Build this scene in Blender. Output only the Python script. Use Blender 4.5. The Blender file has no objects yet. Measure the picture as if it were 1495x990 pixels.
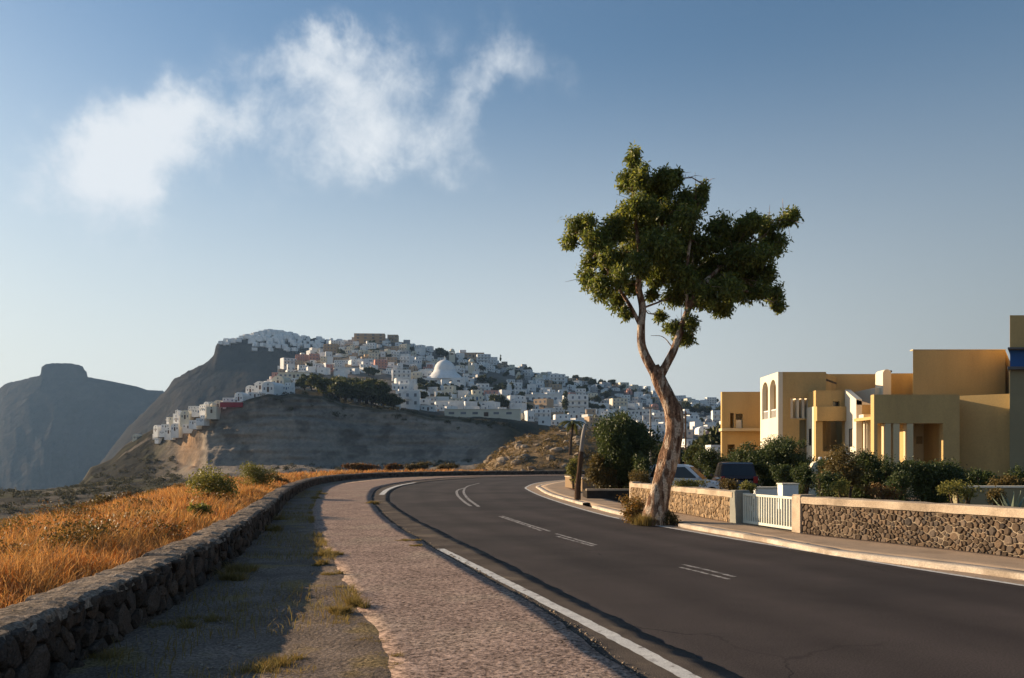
import bpy, math, random
import numpy as np
from mathutils import Vector, noise as mnoise

random.seed(7)
RNG = np.random.default_rng(11)
SC = bpy.context.scene
COL = SC.collection
R = math.radians

# ------------------------------------------------------------------ camera
F, HZ, CX, CH = 1163.0, 675.0, 747.5, 1.65       # focal length in photo pixels, eye line, centre, eye height
cd = bpy.data.cameras.new('camera')
cd.sensor_width = 36.0
cd.lens = 36.0 * F / 1495.0
cd.shift_y = (HZ - 495.0) / 1495.0
cd.clip_start = 0.1
cd.clip_end = 40000
cam = bpy.data.objects.new('camera', cd)
COL.objects.link(cam)
cam.location = (0, 0, CH)
cam.rotation_euler = (R(90), 0, 0)
SC.camera = cam

# ------------------------------------------------------------------ light
SUN_EL, SUN_A = 15.5, 27.0                        # low sun from the left, a little beyond the scene
SUN_STRENGTH, SKY_STRENGTH, EXPOSURE = 5.0, 0.070, 0.86
HAZE = 0.00008
el, aa = R(SUN_EL), R(SUN_A)
SDIR = Vector((-math.cos(aa) * math.cos(el), math.sin(aa) * math.cos(el), math.sin(el)))
sl = bpy.data.lights.new('sun', 'SUN')
sl.energy = SUN_STRENGTH
sl.angle = R(0.55)
sl.color = (1.0, 0.77, 0.51)
sun = bpy.data.objects.new('sun', sl)
COL.objects.link(sun)
sun.rotation_euler = SDIR.to_track_quat('Z', 'Y').to_euler()

def px_dir(u, v):
    d = Vector(((u - CX) / F, 1.0, -(v - HZ) / F)).normalized()
    return math.atan2(d.x, d.y), math.asin(d.z)

W = bpy.data.worlds.new('World')
SC.world = W
W.use_nodes = True
nt = W.node_tree
for n in list(nt.nodes):
    nt.nodes.remove(n)
def wn(t, **k):
    n = nt.nodes.new(t)
    for a, b in k.items():
        setattr(n, a, b)
    return n
def wmath(op, a, b=None, clamp=False):
    n = wn('ShaderNodeMath', operation=op, use_clamp=clamp)
    for i, x in enumerate((a, b)):
        if x is None:
            continue
        if isinstance(x, (int, float)):
            n.inputs[i].default_value = x
        else:
            nt.links.new(x, n.inputs[i])
    return n.outputs[0]
out = wn('ShaderNodeOutputWorld')
sky = wn('ShaderNodeTexSky')
sky.sky_type = 'NISHITA'
sky.sun_disc = False
sky.sun_elevation = el
sky.sun_rotation = math.atan2(SDIR.x, SDIR.y)
sky.altitude = 200
sky.air_density = 1.45
sky.dust_density = 1.0
sky.ozone_density = 4.2
bg = wn('ShaderNodeBackground')
bg.inputs['Strength'].default_value = SKY_STRENGTH
nt.links.new(sky.outputs[0], bg.inputs['Color'])
# thin high clouds, laid out by azimuth and elevation on the sky
tc = wn('ShaderNodeTexCoord')
sx = wn('ShaderNodeSeparateXYZ')
nt.links.new(tc.outputs['Generated'], sx.inputs[0])
az = wmath('ARCTAN2', sx.outputs[0], sx.outputs[1])
elv = wmath('ARCSINE', sx.outputs[2])
cb = wn('ShaderNodeCombineXYZ')
nt.links.new(az, cb.inputs[0])
nt.links.new(elv, cb.inputs[1])
def wnoise(scale, detail, rough=0.55, dist=0.0):
    n = wn('ShaderNodeTexNoise')
    n.inputs['Scale'].default_value = scale
    n.inputs['Detail'].default_value = detail
    n.inputs['Roughness'].default_value = rough
    n.inputs['Distortion'].default_value = dist
    nt.links.new(cb.outputs[0], n.inputs['Vector'])
    return n
nw = wnoise(9.0, 5, 0.6)
vs = wn('ShaderNodeVectorMath', operation='SUBTRACT')
nt.links.new(nw.outputs['Color'], vs.inputs[0])
vs.inputs[1].default_value = (0.5, 0.5, 0.5)
vm = wn('ShaderNodeVectorMath', operation='SCALE')
nt.links.new(vs.outputs[0], vm.inputs[0])
vm.inputs['Scale'].default_value = 0.16
va = wn('ShaderNodeVectorMath', operation='ADD')
nt.links.new(cb.outputs[0], va.inputs[0])
nt.links.new(vm.outputs[0], va.inputs[1])
CLOUDS = [  # centre u, v, radius u, radius v, tilt, weight
    (190, 215, 125, 70, 25, 1.25), (285, 165, 95, 45, 10, 0.95), (115, 245, 75, 45, 20, 0.9), (180, 300, 42, 75, 0, 0.75), (230, 180, 90, 50, 30, 0.6),
    (410, 85, 85, 36, 0, 0.85), (525, 165, 105, 75, 0, 1.15), (570, 105, 95, 60, 10, 0.8), (480, 70, 80, 32, 20, 0.75),
    (610, 205, 90, 34, -5, 0.8), (430, 195, 80, 40, 0, 0.5), (712, 105, 30, 75, -30, 0.8), (775, 118, 55, 34, 0, 0.7), (690, 150, 30, 40, 0, 0.4),
    (350, 235, 70, 50, 0, 0.45)]
tot = None
for (u, v, ru, rv, tilt, wgt) in CLOUDS:
    a0, e0 = px_dir(u, v)
    mp = wn('ShaderNodeMapping', vector_type='TEXTURE')
    mp.inputs['Location'].default_value = (a0, e0, 0)
    mp.inputs['Rotation'].default_value = (0, 0, R(tilt))
    mp.inputs['Scale'].default_value = (ru / F * 1.06, rv / F * 1.06, 1)
    nt.links.new(va.outputs[0], mp.inputs['Vector'])
    ln = wn('ShaderNodeVectorMath', operation='LENGTH')
    nt.links.new(mp.outputs[0], ln.inputs[0])
    mr = wn('ShaderNodeMapRange', interpolation_type='SMOOTHSTEP')
    mr.inputs['From Min'].default_value = 1.55
    mr.inputs['From Max'].default_value = 0.0
    mr.inputs['To Min'].default_value = 0.0
    mr.inputs['To Max'].default_value = wgt
    nt.links.new(ln.outputs['Value'], mr.inputs['Value'])
    tot = mr.outputs[0] if tot is None else wmath('ADD', tot, mr.outputs[0])
nf = wnoise(10.0, 12, 0.62, 0.35)
ng = wnoise(34.0, 8, 0.65, 0.5)
nmix = wmath('ADD', wmath('MULTIPLY', nf.outputs['Fac'], 0.72), wmath('MULTIPLY', ng.outputs['Fac'], 0.28))
fine = wn('ShaderNodeMapRange')
fine.inputs['From Min'].default_value = 0.34
fine.inputs['From Max'].default_value = 0.66
fine.inputs['To Min'].default_value = -0.55
fine.inputs['To Max'].default_value = 0.55
nt.links.new(nmix, fine.inputs['Value'])
# dense where the veil of cloud is thick, eaten away by the noise towards its edge
edge = wn('ShaderNodeMapRange', interpolation_type='SMOOTHSTEP')
edge.inputs['From Min'].default_value = 0.02
edge.inputs['From Max'].default_value = 0.75
nt.links.new(tot, edge.inputs['Value'])
msk = wmath('ADD', wmath('MULTIPLY', tot, 0.75), wmath('MULTIPLY', fine.outputs[0], edge.outputs[0]))
mr = wn('ShaderNodeMapRange', interpolation_type='SMOOTHSTEP')
mr.inputs['From Min'].default_value = -0.02
mr.inputs['From Max'].default_value = 1.85
mr.inputs['To Max'].default_value = 0.95
nt.links.new(msk, mr.inputs['Value'])
bg2 = wn('ShaderNodeBackground')
bg2.inputs['Color'].default_value = (0.90, 0.95, 1.0, 1)
bg2.inputs['Strength'].default_value = 0.50
# pale haze low round the whole horizon, brighter towards the sun
vl = wn('ShaderNodeMapRange', interpolation_type='SMOOTHSTEP')
vl.inputs['From Min'].default_value = R(29)
vl.inputs['From Max'].default_value = 0.0
vl.inputs['To Max'].default_value = 0.82
nt.links.new(elv, vl.inputs['Value'])
dt = wn('ShaderNodeVectorMath', operation='DOT_PRODUCT')
nt.links.new(tc.outputs['Generated'], dt.inputs[0])
dt.inputs[1].default_value = tuple(SDIR)
vb = wn('ShaderNodeMapRange')
for k_, q_ in zip(('From Min', 'From Max', 'To Min', 'To Max'), (-0.45, 0.40, 0.09, 0.455)):
    vb.inputs[k_].default_value = q_
nt.links.new(dt.outputs['Value'], vb.inputs['Value'])
bg3 = wn('ShaderNodeBackground')
bg3.inputs['Color'].default_value = (0.975, 0.99, 0.98, 1)
nt.links.new(vb.outputs[0], bg3.inputs['Strength'])
mv = wn('ShaderNodeMixShader')
nt.links.new(vl.outputs[0], mv.inputs[0])
nt.links.new(bg.outputs[0], mv.inputs[1])
nt.links.new(bg3.outputs[0], mv.inputs[2])
mx = wn('ShaderNodeMixShader')
nt.links.new(mr.outputs[0], mx.inputs[0])
nt.links.new(mv.outputs[0], mx.inputs[1])
nt.links.new(bg2.outputs[0], mx.inputs[2])
nt.links.new(mx.outputs[0], out.inputs['Surface'])

SC.view_settings.view_transform = 'Standard'
SC.view_settings.look = 'None'
SC.view_settings.gamma = 1.0
SC.view_settings.use_curve_mapping = False
SC.view_settings.exposure = EXPOSURE
SC.render.engine = 'CYCLES'
SC.cycles.use_denoising = True
SC.cycles.max_bounces = 6
SC.cycles.diffuse_bounces = 3
SC.cycles.volume_bounces = 0
SC.cycles.transparent_max_bounces = 8

# ------------------------------------------------------------------ helpers
def at(u, v, d):
    """photo pixel at a known distance"""
    return Vector(((u - CX) / F * d, d, CH - (v - HZ) / F * d))
def gx(u, d):
    return (u - CX) / F * d
def gz(v, d):
    return CH - (v - HZ) / F * d
def gp(u, v, z=0.0):
    """photo pixel on level ground"""
    d = F * (CH - z) / (v - HZ)
    return ((u - CX) / F * d, d)

def link(o, parent=None):
    COL.objects.link(o)
    if parent is not None:
        o.parent = parent
    return o
def empty(name, loc=(0, 0, 0), rz=0.0, parent=None):
    o = bpy.data.objects.new(name, None)
    o.location = loc
    o.rotation_euler = (0, 0, rz)
    o.empty_display_size = 0.3
    return link(o, parent)
def tag(o, label, cat, group=None, kind=None):
    o['label'] = label
    if cat:
        o['category'] = cat
    if group:
        o['group'] = group
    if kind:
        o['kind'] = kind
    return o
def struct(o, label=None):
    o['kind'] = 'structure'
    if label:
        o['label'] = label
    return o

def mesh_np(name, verts, faces, mat=None, smooth=False):
    """verts (N,3), faces (M,k) arrays"""
    verts = np.asarray(verts, dtype=np.float32)
    faces = np.asarray(faces, dtype=np.int32)
    me = bpy.data.meshes.new(name)
    me.vertices.add(len(verts))
    me.vertices.foreach_set('co', verts.ravel())
    m, k = faces.shape
    me.loops.add(m * k)
    me.loops.foreach_set('vertex_index', faces.ravel())
    me.polygons.add(m)
    me.polygons.foreach_set('loop_start', np.arange(0, m * k, k, dtype=np.int32))
    me.polygons.foreach_set('loop_total', np.full(m, k, dtype=np.int32))
    if smooth:
        me.polygons.foreach_set('use_smooth', np.ones(m, dtype=bool))
    me.update(calc_edges=True)
    if mat is not None:
        me.materials.append(mat)
    return me
def obj_np(name, verts, faces, mat, parent=None, smooth=False):
    return link(bpy.data.objects.new(name, mesh_np(name, verts, faces, mat, smooth)), parent)

class MB:
    """collects faces; one mesh at the end"""
    def __init__(s):
        s.v, s.f = [], []
    def add(s, vs, fs):
        b = len(s.v)
        s.v += [tuple(p) for p in vs]
        s.f += [tuple(b + i for i in f) for f in fs]
        return s
    def box(s, x0, x1, y0, y1, z0, z1):
        v = [(x, y, z) for z in (z0, z1) for y in (y0, y1) for x in (x0, x1)]
        return s.add(v, [(0, 2, 3, 1), (4, 5, 7, 6), (0, 1, 5, 4), (2, 6, 7, 3), (0, 4, 6, 2), (1, 3, 7, 5)])
    def prism(s, poly, y0, y1):
        """polygon in x,z pushed along y"""
        n = len(poly)
        v = [(p[0], y0, p[1]) for p in poly] + [(p[0], y1, p[1]) for p in poly]
        f = [tuple(range(n)), tuple(range(2 * n - 1, n - 1, -1))]
        f += [(i + n, (i + 1) % n + n, (i + 1) % n, i) for i in range(n)]
        return s.add(v, f)
    def tube(s, pts, radii, seg=8, cap=True):
        pts = [Vector(p) for p in pts]
        rings = []
        ref = Vector((0.3, 1, 0.1)).normalized()
        for i, p in enumerate(pts):
            t = (pts[min(i + 1, len(pts) - 1)] - pts[max(i - 1, 0)])
            t = t.normalized() if t.length > 1e-9 else Vector((0, 0, 1))
            r = ref if abs(t.dot(ref)) < 0.95 else Vector((1, 0, 0))
            a = t.cross(r).normalized()
            b = t.cross(a).normalized()
            rings.append([p + (a * math.cos(2 * math.pi * k / seg) + b * math.sin(2 * math.pi * k / seg)) * radii[i] for k in range(seg)])
        vs = [q for r in rings for q in r]
        fs = []
        for i in range(len(rings) - 1):
            for k in range(seg):
                k2 = (k + 1) % seg
                fs.append((i * seg + k, i * seg + k2, (i + 1) * seg + k2, (i + 1) * seg + k))
        if cap:
            fs.append(tuple(range(seg - 1, -1, -1)))
            fs.append(tuple((len(rings) - 1) * seg + k for k in range(seg)))
        return s.add(vs, fs)
    def lathe(s, prof, c=(0, 0, 0), seg=20, a0=0.0, a1=2 * math.pi):
        full = abs(a1 - a0 - 2 * math.pi) < 1e-6
        n = seg if full else seg + 1
        vs = [(c[0] + r * math.cos(a0 + (a1 - a0) * k / seg), c[1] + r * math.sin(a0 + (a1 - a0) * k / seg), c[2] + z) for r, z in prof for k in range(n)]
        fs = []
        for i in range(len(prof) - 1):
            for k in range(seg):
                k2 = (k + 1) % n
                fs.append((i * n + k, i * n + k2, (i + 1) * n + k2, (i + 1) * n + k))
        return s.add(vs, fs)
    def mesh(s, name, mat=None, smooth=False):
        me = bpy.data.meshes.new(name)
        me.from_pydata(s.v, [], s.f)
        if smooth:
            for p in me.polygons:
                p.use_smooth = True
        me.update()
        if mat is not None:
            me.materials.append(mat)
        return me
    def build(s, name, mat, parent=None, smooth=False, bevel=0.0):
        o = link(bpy.data.objects.new(name, s.mesh(name, mat, smooth)), parent)
        if bevel:
            m = o.modifiers.new('bevel', 'BEVEL')
            m.width = bevel
            m.segments = 2
            m.limit_method = 'ANGLE'
        return o

def holes_wall(xs, zs, y0, y1, openings):
    """a wall slab in x,z between y0 (front) and y1 with rectangular openings (x0, x1, z0, z1)"""
    X = sorted(set(list(xs) + [c for o in openings for c in o[:2]]))
    Z = sorted(set(list(zs) + [c for o in openings for c in o[2:]]))
    def solid(i, j):
        if i < 0 or j < 0 or i >= len(X) - 1 or j >= len(Z) - 1:
            return False
        cx, cz = (X[i] + X[i + 1]) / 2, (Z[j] + Z[j + 1]) / 2
        return not any(o[0] < cx < o[1] and o[2] < cz < o[3] for o in openings)
    m = MB()
    for i in range(len(X) - 1):
        for j in range(len(Z) - 1):
            if not solid(i, j):
                continue
            a, b, c, d = X[i], X[i + 1], Z[j], Z[j + 1]
            m.add([(a, y0, c), (b, y0, c), (b, y0, d), (a, y0, d)], [(0, 1, 2, 3)])
            m.add([(a, y1, c), (b, y1, c), (b, y1, d), (a, y1, d)], [(3, 2, 1, 0)])
            if not solid(i - 1, j):
                m.add([(a, y0, c), (a, y1, c), (a, y1, d), (a, y0, d)], [(3, 2, 1, 0)])
            if not solid(i + 1, j):
                m.add([(b, y0, c), (b, y1, c), (b, y1, d), (b, y0, d)], [(0, 1, 2, 3)])
            if not solid(i, j - 1):
                m.add([(a, y0, c), (b, y0, c), (b, y1, c), (a, y1, c)], [(3, 2, 1, 0)])
            if not solid(i, j + 1):
                m.add([(a, y0, d), (b, y0, d), (b, y1, d), (a, y1, d)], [(0, 1, 2, 3)])
    return m

def vnoise(x, y, seed=0):
    x = np.asarray(x, dtype=np.float64)
    y = np.asarray(y, dtype=np.float64)
    xi, yi = np.floor(x), np.floor(y)
    fx, fy = x - xi, y - yi
    fx, fy = fx * fx * (3 - 2 * fx), fy * fy * (3 - 2 * fy)
    def h(a, b):
        t = np.sin(a * 127.1 + b * 311.7 + seed * 74.7) * 43758.5453
        return t - np.floor(t)
    return (h(xi, yi) * (1 - fx) + h(xi + 1, yi) * fx) * (1 - fy) + (h(xi, yi + 1) * (1 - fx) + h(xi + 1, yi + 1) * fx) * fy
def fbm(x, y, seed=0, octv=4):
    t, a, s = 0.0, 0.5, 0.0
    for i in range(octv):
        t = t + a * vnoise(np.asarray(x) * 2 ** i, np.asarray(y) * 2 ** i, seed + i)
        s += a
        a *= 0.5
    return t / s

def curve(pts, n=200):
    """smooth line through plan points, evenly spaced"""
    P = np.array(pts, dtype=float)
    if len(P) > 60:
        s = np.concatenate([[0], np.cumsum(np.linalg.norm(np.diff(P, axis=0), axis=1))])
        q = np.linspace(0, s[-1], n)
        return np.stack([np.interp(q, s, P[:, 0]), np.interp(q, s, P[:, 1])], axis=1)
    P = np.vstack([2 * P[0] - P[1], P, 2 * P[-1] - P[-2]])
    o = []
    for i in range(1, len(P) - 2):
        p0, p1, p2, p3 = P[i - 1], P[i], P[i + 1], P[i + 2]
        for t in np.linspace(0, 1, 40, endpoint=False):
            o.append(0.5 * ((2 * p1) + (-p0 + p2) * t + (2 * p0 - 5 * p1 + 4 * p2 - p3) * t * t + (-p0 + 3 * p1 - 3 * p2 + p3) * t ** 3))
    o.append(P[-2])
    o = np.array(o)
    s = np.concatenate([[0], np.cumsum(np.linalg.norm(np.diff(o, axis=0), axis=1))])
    q = np.linspace(0, s[-1], n)
    return np.stack([np.interp(q, s, o[:, 0]), np.interp(q, s, o[:, 1])], axis=1)
def by_y(pts, ys):
    """plan line as x at given y (for lines that run away from the camera)"""
    c = curve(pts, 800)
    return np.interp(ys, c[:, 1], c[:, 0])
def normals(c):
    t = np.gradient(c, axis=0)
    t /= np.linalg.norm(t, axis=1, keepdims=True)
    return np.stack([t[:, 1], -t[:, 0]], axis=1)      # to the right of the direction of travel
def arclen(c):
    return np.concatenate([[0], np.cumsum(np.linalg.norm(np.diff(c, axis=0), axis=1))])
def sheet(name, L, Rr, z, mat, cols=2, skirt=0.0, zn=None, smooth=False):
    """a strip of ground between two plan lines of the same length"""
    n = len(L)
    t = np.linspace(0, 1, cols)
    P = L[:, None, :] * (1 - t)[None, :, None] + Rr[:, None, :] * t[None, :, None]
    Z = np.full((n, cols), z, dtype=float)
    if zn is not None:
        Z += zn(P[..., 0], P[..., 1], t[None, :] + 0 * P[..., 0])
    V = np.concatenate([P, Z[..., None]], axis=2)
    if skirt:
        a, b = V[:, :1].copy(), V[:, -1:].copy()
        a[..., 2] = z - skirt
        b[..., 2] = z - skirt
        V = np.concatenate([a, V, b], axis=1)
    c = V.shape[1]
    i, j = np.meshgrid(np.arange(n - 1), np.arange(c - 1), indexing='ij')
    a = (i * c + j).ravel()
    Fq = np.stack([a, a + 1, a + c + 1, a + c], axis=1)
    o = obj_np(name, V.reshape(-1, 3), Fq, mat, smooth=smooth)
    return o

# ------------------------------------------------------------------ materials
def mat(name, c1, c2=None, scale=4.0, rough=0.9, bump=0.0, bscale=40.0, fine=0.0, fscale=80.0, rnd=0.0, c3=None, island=False,
        transl=0.0, spec=0.25, metal=0.0, tint=False, lo=0.35, hi=0.65, stretch=None, patch=None, detail=6, bdist=0.02, vor=False):
    m = bpy.data.materials.new(name)
    m.use_nodes = True
    t = m.node_tree
    p = t.nodes['Principled BSDF']
    L = t.links.new
    def nd(ty, **k):
        n = t.nodes.new(ty)
        for a, b in k.items():
            setattr(n, a, b)
        return n
    co = nd('ShaderNodeTexCoord')
    vec = co.outputs['Object']
    if stretch:
        mp = nd('ShaderNodeMapping')
        mp.inputs['Scale'].default_value = stretch
        L(vec, mp.inputs[0])
        vec = mp.outputs[0]
    def nz(s, d=detail, v=vec, ro=0.55):
        n = nd('ShaderNodeTexNoise')
        n.inputs['Scale'].default_value = s
        n.inputs['Detail'].default_value = d
        n.inputs['Roughness'].default_value = ro
        L(v, n.inputs['Vector'])
        return n.outputs['Fac']
    def rng(x, a, b, c=0.0, d=1.0, sm='LINEAR'):
        n = nd('ShaderNodeMapRange', interpolation_type=sm)
        for k, q in zip(('From Min', 'From Max', 'To Min', 'To Max'), (a, b, c, d)):
            n.inputs[k].default_value = q
        L(x, n.inputs['Value'])
        return n.outputs[0]
    def mix(f, a, b, bt='MIX'):
        n = nd('ShaderNodeMix', data_type='RGBA', blend_type=bt)
        if isinstance(f, float):
            n.inputs[0].default_value = f
        else:
            L(f, n.inputs[0])
        for k, q in ((6, a), (7, b)):
            if isinstance(q, tuple):
                n.inputs[k].default_value = (*q, 1)
            else:
                L(q, n.inputs[k])
        return n.outputs[2]
    c2 = c2 or c1
    col = mix(rng(nz(scale), lo, hi), c1, c2)
    if patch:                                    # second, larger stain colour: (colour, scale, from, to)
        col = mix(rng(nz(patch[1], 5), patch[2], patch[3], 0, patch[4] if len(patch) > 4 else 1.0, 'SMOOTHSTEP'), col, patch[0])
    if c3:
        if island:
            r = nd('ShaderNodeNewGeometry').outputs['Random Per Island']
        else:
            r = nd('ShaderNodeObjectInfo').outputs['Random']
        col = mix(r, col, c3)
    if tint:
        a = nd('ShaderNodeAttribute', attribute_name='tint')
        col = mix(1.0, a.outputs['Color'], col, 'MULTIPLY')
    if rnd:
        r = nd('ShaderNodeObjectInfo').outputs['Random']
        g = nd('ShaderNodeNewGeometry').outputs['Random Per Island']
        s = nd('ShaderNodeMath', operation='ADD')
        L(r, s.inputs[0]); L(g, s.inputs[1])
        fr = nd('ShaderNodeMath', operation='FRACT')
        L(s.outputs[0], fr.inputs[0])
        h = nd('ShaderNodeHueSaturation')
        L(rng(fr.outputs[0], 0, 1, 1 - rnd, 1 + rnd), h.inputs['Value'])
        L(col, h.inputs['Color'])
        col = h.outputs[0]
    if fine:
        h = nd('ShaderNodeHueSaturation')
        L(rng(nz(fscale, 3, co.outputs['Object'], 0.7), 0.3, 0.7, 1 - fine, 1 + fine), h.inputs['Value'])
        L(col, h.inputs['Color'])
        col = h.outputs[0]
    L(col, p.inputs['Base Color'])
    p.inputs['Roughness'].default_value = rough
    p.inputs['Specular IOR Level'].default_value = spec if rough < 0.89 else 0.02
    p.inputs['Metallic'].default_value = metal
    if bump:
        b = nd('ShaderNodeBump')
        b.inputs['Strength'].default_value = bump
        b.inputs['Distance'].default_value = bdist
        if vor:
            vn = nd('ShaderNodeTexVoronoi')
            vn.inputs['Scale'].default_value = bscale
            L(co.outputs['Object'], vn.inputs['Vector'])
            L(vn.outputs['Distance'], b.inputs['Height'])
        else:
            L(nz(bscale, 6, vec, 0.6), b.inputs['Height'])
        L(b.outputs[0], p.inputs['Normal'])
    if transl:
        tr = nd('ShaderNodeBsdfTranslucent')
        h = nd('ShaderNodeHueSaturation')
        h.inputs['Value'].default_value = 1.5
        h.inputs['Saturation'].default_value = 1.1
        L(col, h.inputs['Color'])
        L(h.outputs[0], tr.inputs['Color'])
        ms = nd('ShaderNodeMixShader')
        ms.inputs[0].default_value = transl
        L(p.outputs[0], ms.inputs[1])
        L(tr.outputs[0], ms.inputs[2])
        L(ms.outputs[0], t.nodes['Material Output'].inputs['Surface'])
    return m

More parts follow.
